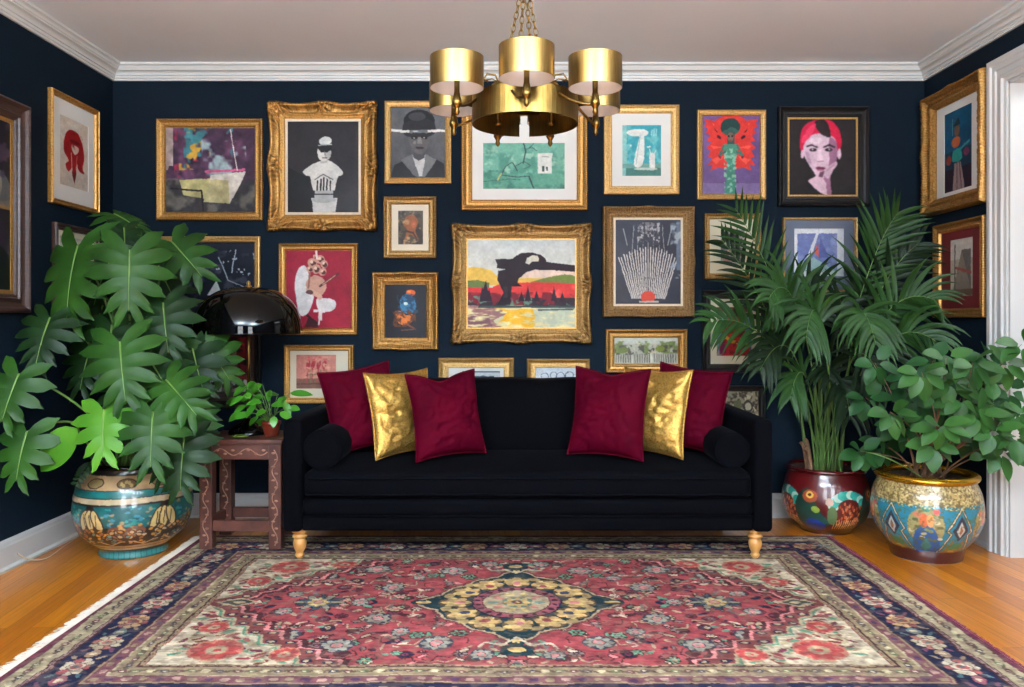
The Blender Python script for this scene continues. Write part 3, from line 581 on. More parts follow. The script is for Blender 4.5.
def a_tri(c):
    c.a[:] = (128, 122, 118); c.mixn(7, (70, 64, 66), .45, .6, 1); c.poly([(.1, .95), (.34, .55), (.44, .95)], (196, 120, 112)); c.poly([(.4, .95), (.5, .5), (.95, .7), (.95, .95)], (92, 78, 76)); c.poly([(.1, .1), (.6, .05), (.9, .4), (.5, .5), (.2, .4)], (58, 60, 64), smooth=True); c.mixn(16, (170, 166, 160), .58, .66, 4); c.line([(.3, .6), (.44, .95)], .03, (214, 204, 190))
def a_sail(c):
    c.a[:] = (108, 118, 168); c.mixn(6, (136, 146, 190), .5, .7, 1); c.rect(0, 0, 1, .1, (224, 226, 230)); c.rect(0, 0, .07, 1, (224, 226, 230)); c.rect(.86, 0, 1, 1, (206, 212, 220)); c.poly([(.45, .08), (.5, .08), (.3, .75), (.2, .75)], (220, 222, 226)); c.poly([(.4, .5), (.48, .3), (.5, .6)], (200, 88, 70)); c.poly([(.07, .75), (.4, .6), (.7, .8), (.86, .9), (.86, 1), (.07, 1)], (150, 178, 176)); c.poly([(.52, .2), (.7, .6), (.5, .62)], (90, 98, 150)); c.rect(.07, .9, .9, 1, (206, 214, 216))
def a_angel(c):
    c.a[:] = (150, 130, 128); c.rect(0, 0, 1, .1, (104, 60, 50)); c.poly([(.02, .4), (.26, .2), (.32, .8), (.05, .9)], (120, 134, 172), smooth=True); c.poly([(.72, .2), (.97, .3), (1, .85), (.76, .8)], (96, 112, 160), smooth=True); c.poly([(.15, .98), (.2, .5), (.4, .4), (.66, .4), (.84, .55), (.9, .98)], (178, 36, 40), smooth=True); c.ell(.5, .3, .2, .17, (132, 52, 36)); c.poly([(.26, .2), (.5, .04), (.76, .18), (.72, .3), (.6, .2), (.36, .2)], (54, 28, 28), smooth=True); c.ell(.42, .3, .035, .02, (30, 16, 16)); c.ell(.58, .3, .035, .02, (30, 16, 16)); c.line([(.5, .3), (.5, .36)], .03, (90, 34, 26)); c.line([(.44, .41), (.57, .41)], .03, (70, 20, 24))
    c.line([(.22, .6), (.5, .72), (.86, .74)], .07, (214, 160, 44)); c.poly([(.06, .7), (.2, .6), (.28, .95), (.1, .98)], (120, 30, 70)); c.mixn(10, (120, 24, 34), .55, .66, 3, (.15, .5, .85, 1))
def a_ornsmall(c):
    c.a[:] = (150, 140, 116); c.mixn(14, (74, 66, 56), .48, .56, 1); c.mixn(8, (196, 186, 156), .56, .66, 2); c.rect(.3, .3, .5, .8, (96, 100, 70)); c.ell(.7, .5, .14, .2, (60, 54, 50)); c.ell(.7, .5, .09, .13, (186, 176, 150))
def a_redmask(c):
    c.a[:] = (196, 186, 174); c.mul(3, .05); r = (142, 22, 26); c.poly([(.2, .25), (.36, .16), (.62, .18), (.78, .3), (.86, .5), (.8, .66), (.86, .74), (.66, .72), (.6, .62), (.56, .8), (.5, .92), (.44, .8), (.44, .7), (.3, .78), (.2, .68), (.3, .62), (.14, .48)], r, smooth=True)
    c.poly([(.4, .38), (.66, .38), (.6, .48), (.5, .5)], (196, 176, 164), smooth=True); c.ell(.52, .32, .18, .03, (104, 12, 20)); c.line([(.4, .5), (.42, .7)], .03, (196, 150, 140)); c.line([(.6, .52), (.56, .7)], .03, (176, 100, 96)); c.mixn(10, (92, 10, 18), .5, .62, 3, (.2, .2, .8, .5), al=.6); c.poly([(.42, .76), (.58, .76), (.52, .94)], (96, 26, 24))
def a_darkgroup(c):
    c.a[:] = (26, 24, 32); c.mixn(5, (52, 42, 56), .45, .65, 1); c.poly([(0, .4), (1, .42), (1, .5), (0, .5)], (104, 96, 88)); c.rect(0, .5, 1, .52, (130, 98, 60)); c.poly([(.5, .32), (.9, .3), (1, .46), (.5, .46)], (84, 84, 84), smooth=True); c.ell(.85, .38, .05, .08, (130, 120, 108)); c.mixn(9, (66, 54, 70), .5, .6, 3, (0, .0, 1, .35)); c.poly([(.2, 1), (.5, .65), (1, .8), (1, 1)], (20, 26, 24), smooth=True)
def a_lines(c):
    c.a[:] = (182, 176, 168); c.rect(.1, .08, .9, .92, (150, 142, 134)); c.line([(.1, .12), (.9, .12)], .03, (60, 48, 44)); c.rect(.3, .2, .7, .8, (96, 60, 56)); c.ell(.5, .4, .2, .14, (60, 48, 50))
def a_rightblue(c):
    c.a[:] = (26, 80, 110); c.mul(4, .15); c.rect(0, .72, 1, 1, (44, 34, 48)); c.rect(0, .5, 1, .72, (30, 60, 80)); c.poly([(.3, .5), (.6, .48), (.66, .62), (.5, .66), (.28, .62)], (44, 140, 132)); c.ell(.42, .4, .16, .07, (168, 92, 58)); c.poly([(.36, .66), (.6, .66), (.74, 1), (.3, 1)], (150, 130, 130)); c.line([(.46, .66), (.46, 1)], .03, (96, 60, 70)); c.line([(.56, .66), (.62, 1)], .03, (110, 70, 80)); c.ell(.46, .26, .1, .07, (110, 84, 70)); c.poly([(.3, .2), (.5, .1), (.6, .2)], (34, 50, 60)); c.line([(.6, .5), (.9, .44)], .03, (60, 140, 150)); c.ell(.8, .56, .1, .05, (120, 60, 90)); c.ell(.16, .6, .1, .06, (150, 60, 50)); c.line([(.3, .1), (.3, .3)], .02, (90, 140, 150))
def a_rightarch(c):
    c.a[:] = (168, 158, 140); c.rect(0, 0, 1, .35, (190, 186, 176)); c.poly([(.1, .9), (.5, .2), (.9, .9)], (120, 110, 98)); c.poly([(.5, .2), (.9, .2), (.9, .9)], (92, 88, 84)); c.line([(.2, .5), (.9, .6)], .05, (140, 70, 60)); c.rect(0, .88, 1, 1, (88, 74, 60)); c.line([(.2, .1), (.2, .9)], .04, (60, 60, 58))

g_, og, bg_, pg = M['gold'], M['oldgold'], M['browngold'], M['palegold']
pw = lambda n: n/175.0*1.0
picture((155, 118, 262, 220), a_purple, 'gold framed abstract of purple swirls above pale folded shapes, upper left of back wall', g_, .050, 'step', 'bead', canvas=True)
picture((268, 102, 376, 230), a_bust, 'ornate gold framed black and white picture of a pale mannequin bust', g_, .092, 'scoop', 'swept', slip=.012)
picture((384, 100, 451, 183), a_cap, 'thin gold framed black and white portrait of a person in a wide cap', pg, .036, 'plain')
picture((461, 104, 588, 210), a_green, 'gold framed green landscape print in wide white mount behind the chandelier', g_, .064, 'step', 'bead', inner=(483, 142, 565, 188), matc=M['mat_white'])
picture((604, 104, 680, 194), a_teal, 'gold framed turquoise print with white draped figure in white mount right of chandelier', pg, .048, 'step', inner=(623, 124, 662, 175), matc=M['mat_white'])
picture((698, 109, 767, 199), a_butterfly, 'thin gold framed purple picture of a teal figure with red butterfly wings', pg, .032, 'plain', canvas=True)
picture((779, 106, 870, 206), a_portrait, 'black framed portrait of a pale face with bright red hair', M['blackframe'], .058, 'scoop', slip=.010, slipm=M['slipgold'], canvas=True, lift=1.1)
picture((383, 196, 436, 258), a_small, 'small gold framed brown painting in cream mount below the capped portrait', og, .046, 'step', 'bead', inner=(397.5, 210, 422.5, 244), matc=M['mat_cream'])
picture((278, 243, 357, 335), a_pinkfig, 'gold framed crimson picture of white winged collage figure beside the lamp', g_, .040, 'step', 'bead')
picture((372, 272, 438, 350), a_bird, 'ornate carved gold frame around a dark picture of an orange and blue bird shape', g_, .070, 'scoop', 'carved', slip=0)
picture((452, 224, 591, 343), a_land, 'large ornate gold framed landscape with black arch shape, red field and yellow water', og, .082, 'scoop', 'swept', canvas=True, slip=.006, slipm=M['slipgold'])
picture((603, 206, 695, 317), a_fan, 'brown carved frame around a dark print of white rays fanning over a red sun', bg_, .064, 'scoop', 'carved', slip=.011)
picture((606, 329, 688, 373), a_city, 'wide low gold framed print of a town garden with trees above the right sofa cushions', g_, .052, 'step', 'bead')
picture((438, 358, 514, 402), a_plan, 'gold framed picture with grey print half hidden behind the sofa back under the large landscape', pg, .058, 'scoop', inner=(462, 371.5, 500, 396), matc=M['mat_white'])
picture((527, 359, 590, 402), a_sketch, 'narrow gold framed pencil sketch half hidden behind the sofa back, right of centre', pg, .050, 'scoop')
picture((283, 345, 353, 404), a_pinkgroup, 'gold framed pink print of dancing figures in pale mount behind the left cushions', g_, .034, 'plain', 'bead', inner=(295, 355, 335, 389), matc=M['mat_cream'])
picture((151, 236, 259, 324), a_darkpond, 'gold framed nearly black picture behind the black dome lamp and split leaf plant', pg, .034, 'plain')
picture((197, 328, 260, 408), a_reddark, 'black framed dark red print below the dome lamp shade', M['blackframe'], .040, 'scoop', inner=(208, 337, 247, 397))
picture((705, 213, 762, 279), a_tri, 'small gold framed grey collage print in cream mount behind the left palm fronds', og, .034, 'step', 'bead', inner=(722, 229, 746, 262), matc=M['mat_cream'])
picture((784, 217, 859, 292), a_sail, 'thin gold framed blue print of a white sail in slate blue mount behind palm', pg, .015, 'thin', inner=(796, 228, 846, 276), matc=M['mat_grey'])
picture((703, 290, 771, 373), a_angel, 'black framed print of a red robed blue winged figure in cream mount', M['blackframe'], .050, 'scoop', inner=(718, 307, 753, 356), matc=M['mat_cream'])
picture((719, 386, 766, 428), a_ornsmall, 'small black beaded frame around an ornamental print behind the right sofa arm', M['blackframe'], .034, 'step', 'bead')
# left wall: local x runs towards the back wall
picture(None, a_darkgroup, 'very large dark wood framed dim painting at the left edge of the photo', M['darkwood'], .085, 'scoop', side='left', geo=(2.96, 3.75, 1.157, 2.117), slip=.018, slipm=M['slipgold'], lift=1.2)
picture(None, a_redmask, 'gold framed print of a dark red mask shape, topmost on the left wall corner', g_, .028, 'plain', side='left', geo=(3.950, 4.405, 1.703, 2.268), inner=(-.13, .14, -.175, .175), matc=M['mat_white'])
picture(None, a_lines, 'brown framed print on the left wall half hidden by the split leaf plant', M['darkwood'], .034, 'plain', side='left', geo=(3.985, 4.405, 1.150, 1.612), inner=(-.15, .15, -.17, .17), matc=M['mat_cream'])
# right wall: local x runs towards the camera
picture(None, a_rightblue, 'thick gold framed blue print of a tall figure, upper on the right wall', g_, .085, 'scoop', 'carved', side='right', geo=(3.953, 4.535, 1.708, 2.366), inner=(-.13, .13, -.225, .20), matc=M['mat_white'], lift=1.5)
picture(None, a_rightarch, 'gold framed print in deep red mount, lower on the right wall beside the doorway', g_, .050, 'step', 'bead', side='right', geo=(3.972, 4.448, 1.137, 1.645), inner=(-.105, .105, -.14, .16), matc=M['mat_red'], lift=1.2)
# ------------------------------------------------------------ rug
RX, RYC, RHX, RHY = 0.02, 3.18, 1.62, 0.99
def paint_rug():
    res = 0.0042; nx = int(RHX/res); ny = int(RHY/res)
    c = Cv(nx, ny, (158, 72, 78), ext=(RHX, RHY)); rg = random.Random(5)
    red, cream, navy, tan, plum, brn, grn, pink, yel = (156, 70, 76), (206, 190, 168), (38, 40, 64), (176, 160, 132), (112, 54, 74), (76, 44, 48), (98, 146, 122), (212, 132, 134), (214, 184, 124)
    FX, FY = 1.205, 0.585
    cols = [cream, tan, pink, (120, 112, 110), grn, brn, navy, plum]
    def rosette(x, y, r, petal, core, rim, n=8, sy=1.0):
        c.ell(x, y, r*1.18, r*1.18*sy, rim)
        for k in range(n):
            a = 2*PI*k/n; c.ell(x+.66*r*math.cos(a), y+.66*r*math.sin(a)*sy, r*.42, r*.28*sy, petal, a if sy == 1 else 0)
        c.ell(x, y, r*.5, r*.5*sy, rim); c.ell(x, y, r*.42, r*.42*sy, core); c.ell(x, y, r*.18, r*.18*sy, petal)
    def leaf(x, y, L, a, col, rim=None):
        if rim: c.ell(x, y, L+.005, L*.42+.005, rim, a)
        c.ell(x, y, L, L*.42, col, a)
    # red ground scatter
    for i in range(400):
        x, y = rg.uniform(0, FX), rg.uniform(0, FY); k = rg.random()
        col = rg.choice(cols)
        if k < .55: leaf(x, y, rg.uniform(.012, .024), rg.choice((0, PI/2, .6, -.6, PI/4)), col, rg.choice((brn, red, None)))
        elif k < .75: rosette(x, y, rg.uniform(.018, .028), col, rg.choice(cols), brn, 6)
        else:
            a = rg.uniform(0, 6.3); c.line([(x, y), (x+.04*math.cos(a), y+.04*math.sin(a)), (x+.07*math.cos(a+.7), y+.07*math.sin(a+.7))], .006, rg.choice((brn, tan, (120, 80, 76))))
    for (x, y, r) in ((.28, .40, .05), (.52, .17, .045), (.62, .42, .05), (.12, .50, .035), (.42, .30, .03), (.82, .33, .04), (.9, .1, .03), (.62, .0, .03)): rosette(x, y, r, (150, 150, 140), pink, (60, 66, 80), 8)
    [leaf(.78+.075*math.cos(q), .055*math.sin(q), .03, q, (64, 78, 90) if k_ % 2 else (150, 146, 128), navy) for k_, q in enumerate([2*PI*i/12 for i in range(12)])]; rosette(.78, 0, .045, yel, pink, (80, 100, 110), 8)
    # spandrel (cream corner): below the stepped line from the side tip to the long edge
    line_ = [(1.09, 0.0), (1.02, .04), (1.00, .10), (.92, .12), (.90, .19), (.82, .20), (.80, .27), (.71, .28), (.69, .36), (.60, .37), (.58, .44), (.47, .45), (.46, .52), (.36, .53), (.35, FY)]
    line_ = [(.55+(x-.35)*.73, y) for x, y in line_]
    sp = [(x+.10, y+.06) for x, y in line_]; sp[0] = (1.22, 0.03)
    corner = [(FX, 0.03)]+[(x, y) for x, y in sp[1:]]+[(.64, FY+.02), (FX, FY+.02)]
    band = [(FX, -.02)]+line_+[(.5, FY+.02), (FX, FY+.02)]
    c.poly(band, brn)
    c.poly([(FX, -.02)]+[(x+.018, y+.008) for x, y in line_]+[(.5, FY+.02), (FX, FY+.02)], pink)
    c.poly([(FX, -.02)]+[(x+.03, y+.014) for x, y in line_]+[(.5, FY+.02), (FX, FY+.02)], (122, 66, 66))
    c.poly([(FX, .03)]+[(x+.082, y+.048) for x, y in line_]+[(.5, FY+.02), (FX, FY+.02)], tan)
    c.poly([(FX, .035)]+[(x+.092, y+.052) for x, y in line_]+[(.5, FY+.02), (FX, FY+.02)], grn)
    c.poly(corner, cream)
    for x, y in line_: c.ell(x+.055, y+.03, .022, .014, navy); c.ell(x+.055, y+.03, .012, .008, tan)
    c.poly([(1.02, 0), (1.10, .05), (1.19, 0), (1.10, -.05)], tan); c.poly([(1.04, 0), (1.10, .035), (1.17, 0), (1.10, -.035)], (60, 70, 66)); c.ell(1.1, 0, .025, .014, tan)
    def insp(x, y):
        return any(True for _ in [0]) and all(not (x < lx+.11 and y < ly+.07) for lx, ly in line_) and x < FX-.02 and y < FY-.02
    k = 0
    while k < 150:
        x, y = rg.uniform(.4, FX-.02), rg.uniform(.03, FY-.02)
        if not insp(x, y): 
            k += .2; continue
        k += 1; leaf(x, y, rg.uniform(.014, .03), rg.uniform(-1, 1), rg.choice([(150, 66, 72), plum, tan, (170, 92, 90), grn, (120, 60, 62)]), rg.choice((None, tan)))
    for (x, y, r) in ((1.02, .46, .075), (1.10, .26, .045), (.78, .50, .045)): rosette(x, y, r, (176, 74, 74), tan, (196, 120, 104), 9)
    # medallion
    def lob(R, n, dep, ph=0, sq=0.0):
        out = []
        for i in range(240):
            a = 2*PI*i/240; r = R*(1+dep*abs(math.cos(n*a/2+ph))-dep)
            t = max(abs(math.cos(a)), abs(math.sin(a))); r *= 1+sq*max(0, (t-.9)/.1)**1.5
            out.append((r*math.cos(a), r*math.sin(a)))
        return out
    c.poly(lob(.335, 12, .10, 0, .24), (110, 60, 66)); c.poly(lob(.325, 12, .10, 0, .22), (176, 160, 130)); c.poly(lob(.315, 12, .10, 0, .20), (34, 54, 62))
    for k in range(12):
        a = 2*PI*k/12; c.ell(.24*math.cos(a), .24*math.sin(a), .068, .056, (96, 78, 58), a); [c.ell(.24*math.cos(a)+.034*math.cos(a+q), .24*math.sin(a)+.034*math.sin(a+q)*1.0, .026, .020, yel if q_ % 2 else (206, 168, 116), a+q) for q_, q in enumerate([PI*2*i/6 for i in range(6)])]; c.ell(.24*math.cos(a), .24*math.sin(a), .034, .026, yel, a); c.ell(.225*math.cos(a), .225*math.sin(a), .022, .017, [pink, (70, 76, 100), (170, 84, 88)][k % 3], a)
        a += PI/12; c.ell(.285*math.cos(a), .285*math.sin(a), .02, .028, (172, 148, 104), a)
    c.ell(0, 0, .178, .178, navy); c.ell(0, 0, .170, .170, (150, 84, 96))
    for k in range(20): a = 2*PI*(k+.5)/20; c.ell(.152*math.cos(a), .152*math.sin(a), .014, .010, (70, 34, 50), a)
    c.ell(0, 0, .134, .134, (86, 48, 56)); c.ell(0, 0, .128, .128, (176, 160, 134))
    for k in range(10): a = 2*PI*k/10; c.ell(.09*math.cos(a), .09*math.sin(a), .022, .014, [(120, 146, 136), (196, 130, 120), (206, 184, 128)][k % 3], a)
    rosette(0, 0, .05, (206, 176, 120), (120, 60, 70), (110, 128, 116), 8)
    for sgn in (0, 1):
        px_, py_ = ((.37, 0), (0, .40))[sgn]; c.ell(px_, py_, .05, .03, (34, 54, 62), PI/2*sgn); c.ell(px_, py_, .03, .016, yel, PI/2*sgn)
    c.line([(0, .36), (.05, .42), (.11, .40), (.13, .44)], .012, cream); c.poly([(0, .40), (.05, .44), (.06, .50), (0, .52)], (34, 54, 62)); c.ell(0, .46, .03, .02, yel)
    # borders
    stripes = [(0, plum), (.022, (96, 72, 66)), (.026, tan), (.098, brn), (.103, (150, 120, 116)), (.118, brn), (.124, navy), (.272, brn), (.278, (150, 128, 104)), (.284, (120, 76, 84)), (.326, tan), (.334, (150, 132, 106)), (.392, brn), (.398, (150, 128, 104))]
    X, Y = np.meshgrid(np.linspace(0, RHX, nx), np.linspace(0, RHY, ny)); d = np.minimum(RHX-X, RHY-Y)
    for t0, col in stripes:
        nxt = [s[0] for s in stripes if s[0] > t0]; t1 = nxt[0] if nxt else .412
        c.a[(d >= t0) & (d < t1)] = col
    def runs(dd, step, fn, off=0):
        n = int((RHX-dd)/step)
        st = (RHX-dd)/max(1, n)
        for i in range(n+1): fn(off+i*st, RHY-dd, 0, i)
        n = int((RHY-dd)/step); st = (RHY-dd)/max(1, n)
        for i in range(n): fn(RHX-dd, off+i*st, 1, i)
    def main_m(x, y, v, i):
        p = [(cream, (176, 92, 92)), ((196, 156, 116), (150, 84, 84)), ((190, 176, 150), (176, 110, 100))][i % 3]
        r = .056
        for k in range(9):
            a = 2*PI*k/9+i; ex = (1.2, .92) if not v else (.92, 1.2); qx, qy = x+.72*r*ex[0]*math.cos(a), y+.72*r*ex[1]*math.sin(a)
            c.ell(qx, qy, r*.36, r*.36, (70, 56, 72)); c.ell(qx, qy, r*.30, r*.30, p[0] if k % 3 else p[1])
        c.ell(x, y, r*.62, r*.52, (110, 84, 84)); c.ell(x, y, r*.55, r*.45, p[0]); c.ell(x, y, r*.38, r*.3, p[1]); c.ell(x, y, r*.16, r*.14, (84, 100, 104))
    def main_s(x, y, v, i):
        off = (.096, 0) if not v else (0, .096)
        xx, yy = x+off[0], y+off[1]; cc = [(150, 84, 96), (104, 120, 124), (160, 132, 110)][i % 3]
        c.ell(xx, yy, .030, .022, cc, v*PI/2); c.ell(xx, yy, .012, .010, (206, 190, 160))
        for s in (-1, 1):
            for t_ in (-1, 1):
                lx, ly = (xx+t_*.03, yy+s*.044) if not v else (xx+s*.044, yy+t_*.03)
                leaf(lx, ly, .017, s*t_*.6+v*PI/2, [(150, 130, 110), (110, 70, 90), (84, 110, 116)][(i+t_) % 3])
    runs(.198, .192, main_m); runs(.198, .192, main_s)
    def g1(x, y, v, i): c.ell(x, y, .016, .012, [(110, 70, 76), (78, 72, 84), (196, 182, 150), (110, 116, 88)][i % 4], v*PI/2); c.ell(x, y, .006, .005, (206, 192, 160))
    def g1b(x, y, v, i):
        a, b_ = (x+.024, y) if not v else (x, y+.024); leaf(a, b_, .014, .7+v*PI/2, (104, 88, 76))
    runs(.062, .05, g1); runs(.062, .05, g1b); runs(.363, .044, g1); runs(.363, .044, g1b)
    runs(.305, .05, lambda x, y, v, i: c.ell(x, y, .015, .011, [(176, 140, 130), (84, 60, 90), (150, 130, 104)][i % 3], v*PI/2))
    runs(.11, .03, lambda x, y, v, i: c.ell(x, y, .007, .004, (90, 60, 70), v*PI/2)); runs(.405, .03, lambda x, y, v, i: c.ell(x, y, .007, .004, (100, 74, 66), v*PI/2))
    q = c.a
    top = np.concatenate([q[:, ::-1], q[:, 1:]], 1); full = np.concatenate([top[::-1], top[1:]], 0)
    cv = Cv(full.shape[1], full.shape[0]); cv.a = full; cv.warp(26, 2.2, 31); cv.warp(90, 1.2, 33)
    cv.mul(7, .10, 3); cv.mul(90, .22, 4); cv.mul(60, .16, 5, stretch=6)
    cv.mixn(120, (136, 116, 100), .52, .66, 8, al=.35); cv.mixn(150, (60, 40, 48), .55, .66, 12, al=.2)
    cv.a *= np.array([.94, .93, .90])
    return cv.a
rug_col = paint_rug(); rh, rw_ = rug_col.shape[:2]
rug = thing('persian_rug', 'large worn red and navy Persian rug with cream corners spread under the sofa', 'rug', (RX, RYC, 0))
X, Y = np.meshgrid(np.linspace(-RHX, RHX, rw_), np.linspace(RHY, -RHY, rh))
rr = np.random.RandomState(3)
Z = 0.009+0.0006*rr.rand(rh, rw_)
for k in (0, -1): Z[k, :] = 0.0006; Z[:, k] = 0.0006
link('rug_pile', grid_mesh('rug_pile', np.stack([X, Y, Z], -1), rug_col), M['rug'], rug)
def fringe(name, x0, dx, L, m, n):
    bm = bmesh.new(); r_ = random.Random(2)
    for i in range(n):
        y = -RHY+2*RHY*(i+r_.random())/n; l_ = L*r_.uniform(.6, 1.25); dy = r_.uniform(-.018, .018); wd = .0022
        p = [(x0, y, .007), (x0+dx*l_*.5, y+dy*.3, .006), (x0+dx*l_, y+dy, .0015)]
        a = [bm.verts.new((q[0], q[1]-wd, q[2])) for q in p]; b_ = [bm.verts.new((q[0], q[1], q[2]+.002)) for q in p]; c_ = [bm.verts.new((q[0], q[1]+wd, q[2])) for q in p]
        for k in range(2): bm.faces.new((a[k], a[k+1], b_[k+1], b_[k])); bm.faces.new((b_[k], b_[k+1], c_[k+1], c_[k]))
    tag(obj(name, bm, m, rug), kind='stuff')
fringe('fringe', -RHX, -1, .045, M['fringe'], 620)
fringe('selvedge_fringe', RHX, 1, .016, M['redfringe'], 500)
RT = 0.0105   # top of the pile

# ------------------------------------------------------------ sofa
SX0, SX1, SY0, SY1 = -1.057, 1.202, 3.70, 4.53
SC = (SX0+SX1)/2; SW = SX1-SX0
sofa = thing('sofa', 'long black velvet sofa with track arms and turned wooden legs', 'sofa', (SC, (SY0+SY1)/2, RT))
def SB(name, x0, x1, y0, y1, z0, z1, r=.02, puff=None, cuts=0, m='velvet_black', smooth=True):
    bm = rbox(x0-SC, x1-SC, y0-(SY0+SY1)/2, y1-(SY0+SY1)/2, z0-RT, z1-RT, r, 4, puff, cuts)
    return obj(name, bm, M[m], sofa, smooth=smooth)
AW = 0.088
for x0, x1 in ((SX0, SX0+AW), (SX1-AW, SX1)): SB('arm', x0, x1, SY0, SY1, .146, .665, .022)
SB('base', SX0+AW-.005, SX1-AW+.005, SY0+.03, SY1-.02, .146, .215, .012)
def roll(co):
    return co
SB('front_rail', SX0+AW-.004, SX1-AW+.004, SY0+.012, SY0+.30, .213, .302, .030)
SB('backrest_frame', SX0+AW-.005, SX1-AW+.005, SY1-.14, SY1, .20, .80, .03)
def puffseat(co):
    x = co.x/(SW/2-AW); y = (co.y+.02)/.36; b_ = max(0, 1-x**4)*max(0, 1-y*y)
    n = mnoise.noise(Vector((co.x*5, co.y*6, co.z*4)))*.006
    if co.z > .35: co.z += .03*b_+n-.012*(1-abs(y))*0
    else: co.z += n*.5
    co.y += n*.8
    return co
SB('seat_cushion', SX0+AW+.008, SX1-AW-.008, SY0-.005, SY1-.17, .300, .430, .036, puffseat, 10)
def puffback(co):
    x = co.x/(SW/2-AW); z = (co.z-.58)/.26; b_ = max(0, 1-x**6)*max(0, 1-z*z)
    if co.y < (4.30-(SY0+SY1)/2): co.y -= .035*b_-mnoise.noise(Vector((co.x*4, co.z*5, 2)))*.008
    co.z += .006*mnoise.noise(Vector((co.x*5, 0, 9)))-.010*(abs(x) > .9)
    co.y += (co.z-.4)*.10
    return co
SB('back_cushion', SX0+AW+.02, SX1-AW-.02, 4.15, 4.36, .425, .815, .045, puffback, 10)
# piping
ym, xl, xr = -(SY0+SY1)/2, SX0+AW+.008-SC, SX1-AW-.008-SC
for z, y in ((.396, SY0-.010), (.322, SY0-.010)):
    bm = bmesh.new(); tube(bm, [(xl+.03, y+ym+.035, z-RT), (xl+.012, y+ym+.014, z-RT), (xl+.035, y+ym, z-RT)]+[(xl+.035+(xr-xl-.07)*i/30, y+ym+.004*mnoise.noise(Vector((i*.4, z*9, 0))), z-RT+.003*mnoise.noise(Vector((i*.5, z*5, 4)))) for i in range(1, 30)]+[(xr-.035, y+ym, z-RT), (xr-.012, y+ym+.014, z-RT)], .005, 6)
    obj('piping', bm, M['velvet_black'], sofa, smooth=True)
bm = bmesh.new(); tube(bm, [(SX0+AW-SC, SY0+.024+ym, .216-RT), (SX1-AW-SC, SY0+.024+ym, .216-RT)], .006, 6); obj('piping', bm, M['velvet_black'], sofa, smooth=True)
legp = [(.034, .136), (.036, .130), (.036, .122), (.024, .117), (.024, .112), (.034, .107), (.034, .099), (.023, .093), (.025, .088), (.031, .078), (.031, .066), (.027, .048), (.019, .030), (.016, .024), (.022, .018), (.022, .012), (.015, .004), (.013, .0)]
for lx in (SX0+.062, SX1-.062):
    for ly in (SY0+.075, SY1-.09):
        bm = bmesh.new(); rows = lathe(bm, [(a, b_*1.0) for a, b_ in legp], 24); cap(bm, rows[0]); cap(bm, rows[-1][::-1])
        obj('leg', bm, M['pine'], sofa, loc=(lx-SC, ly+ym, 0), smooth=True)
# bolsters
def bolster(label, X, z, r, y0, y1):
    prof = [(0.0001, 0)]+[(r*.93*k/6, .002-.012*math.sin(k/6*PI)*0) for k in range(1, 7)]+[(r*.985, .008), (r, .022), (r*1.01, .12), (r, (y1-y0)-.022), (r*.985, (y1-y0)-.008), (r*.93, (y1-y0)), (0.0001, (y1-y0))]
    o = thing('bolster_cushion', label, 'cushion', (X, y0, z)); bm = bmesh.new(); lathe(bm, prof, 40)
    bmesh.ops.rotate(bm, verts=bm.verts, matrix=Matrix.Rotation(-PI/2, 3, 'X'))
    for v_ in bm.verts: v_.co += v_.co.normalized()*.004*mnoise.noise(v_.co*12)
    obj('cover', bm, M['velvet_black'], o, smooth=True)
    for yy in (.006,):
        bm = bmesh.new(); tube(bm, [(r*.965*math.cos(2*PI*k/40), yy, r*.965*math.sin(2*PI*k/40)) for k in range(40)], .004, 6, closed=True); obj('piping', bm, M['velvet_black'], o, smooth=True)
bolster('round black velvet bolster lying against the left sofa arm', SX0+AW+.085, .520, .092, 3.74, 4.08)
bolster('round black velvet bolster lying against the right sofa arm', SX1-AW-.083, .514, .084, 3.76, 4.08)
# throw cushions
def pillow(label, W, H, T, m, piping=None, chop=0.0, seed=0, crease=.012, kind_name='throw_cushion', group=None):
    n = 34; o = thing(kind_name, label, 'cushion', group=group); bm = bmesh.new(); G = {}
    for s in (1, -1):
        for j in range(n+1):
            for i in range(n+1):
                u, v_ = 2*i/n-1, 2*j/n-1
                edge = i in (0, n) or j in (0, n)
                if s == -1 and edge: G[(s, i, j)] = G[(1, i, j)]; continue
                x = u*W/2*(1-.09*(1-v_*v_)); z = v_*H/2*(1-.09*(1-u*u))
                if chop and v_ > 0: z -= chop*math.exp(-((u+.05)/.38)**2)*v_**1.5
                t = T*((1-u**4)*(1-v_**4))**.5*(.75+.25*(1-u*u)*(1-v_*v_))
                nn = mnoise.noise(Vector((u*1.7+seed, v_*1.7, s*2.2)))
                fold = abs(mnoise.noise(Vector((u*2.2+v_*1.2+seed*3, v_*4.5-u, s+4)))); t += crease*nn-crease*1.6*max(0, .12-fold)/.12*(1-max(abs(u), abs(v_))**6)*(t > .01)
                G[(s, i, j)] = bm.verts.new((x, -s*max(0 if edge else .002, t), z+H/2))
    for s in (1, -1):
        for j in range(n):
            for i in range(n):
                q = [G[(s, i, j)], G[(s, i+1, j)], G[(s, i+1, j+1)], G[(s, i, j+1)]]
                bm.faces.new(q if s == 1 else q[::-1])
    per = [G[(1, i, 0)].co.copy() for i in range(0, n)]+[G[(1, n, j)].co.copy() for j in range(0, n)]+[G[(1, i, n)].co.copy() for i in range(n, 0, -1)]+[G[(1, 0, j)].co.copy() for j in range(n, 0, -1)]
    obj('cushion_cover', bm, m, o, smooth=True)
    bm = bmesh.new(); tube(bm, per, .0035, 6, closed=True); obj('piping', bm, piping or m, o, smooth=True)
    return o
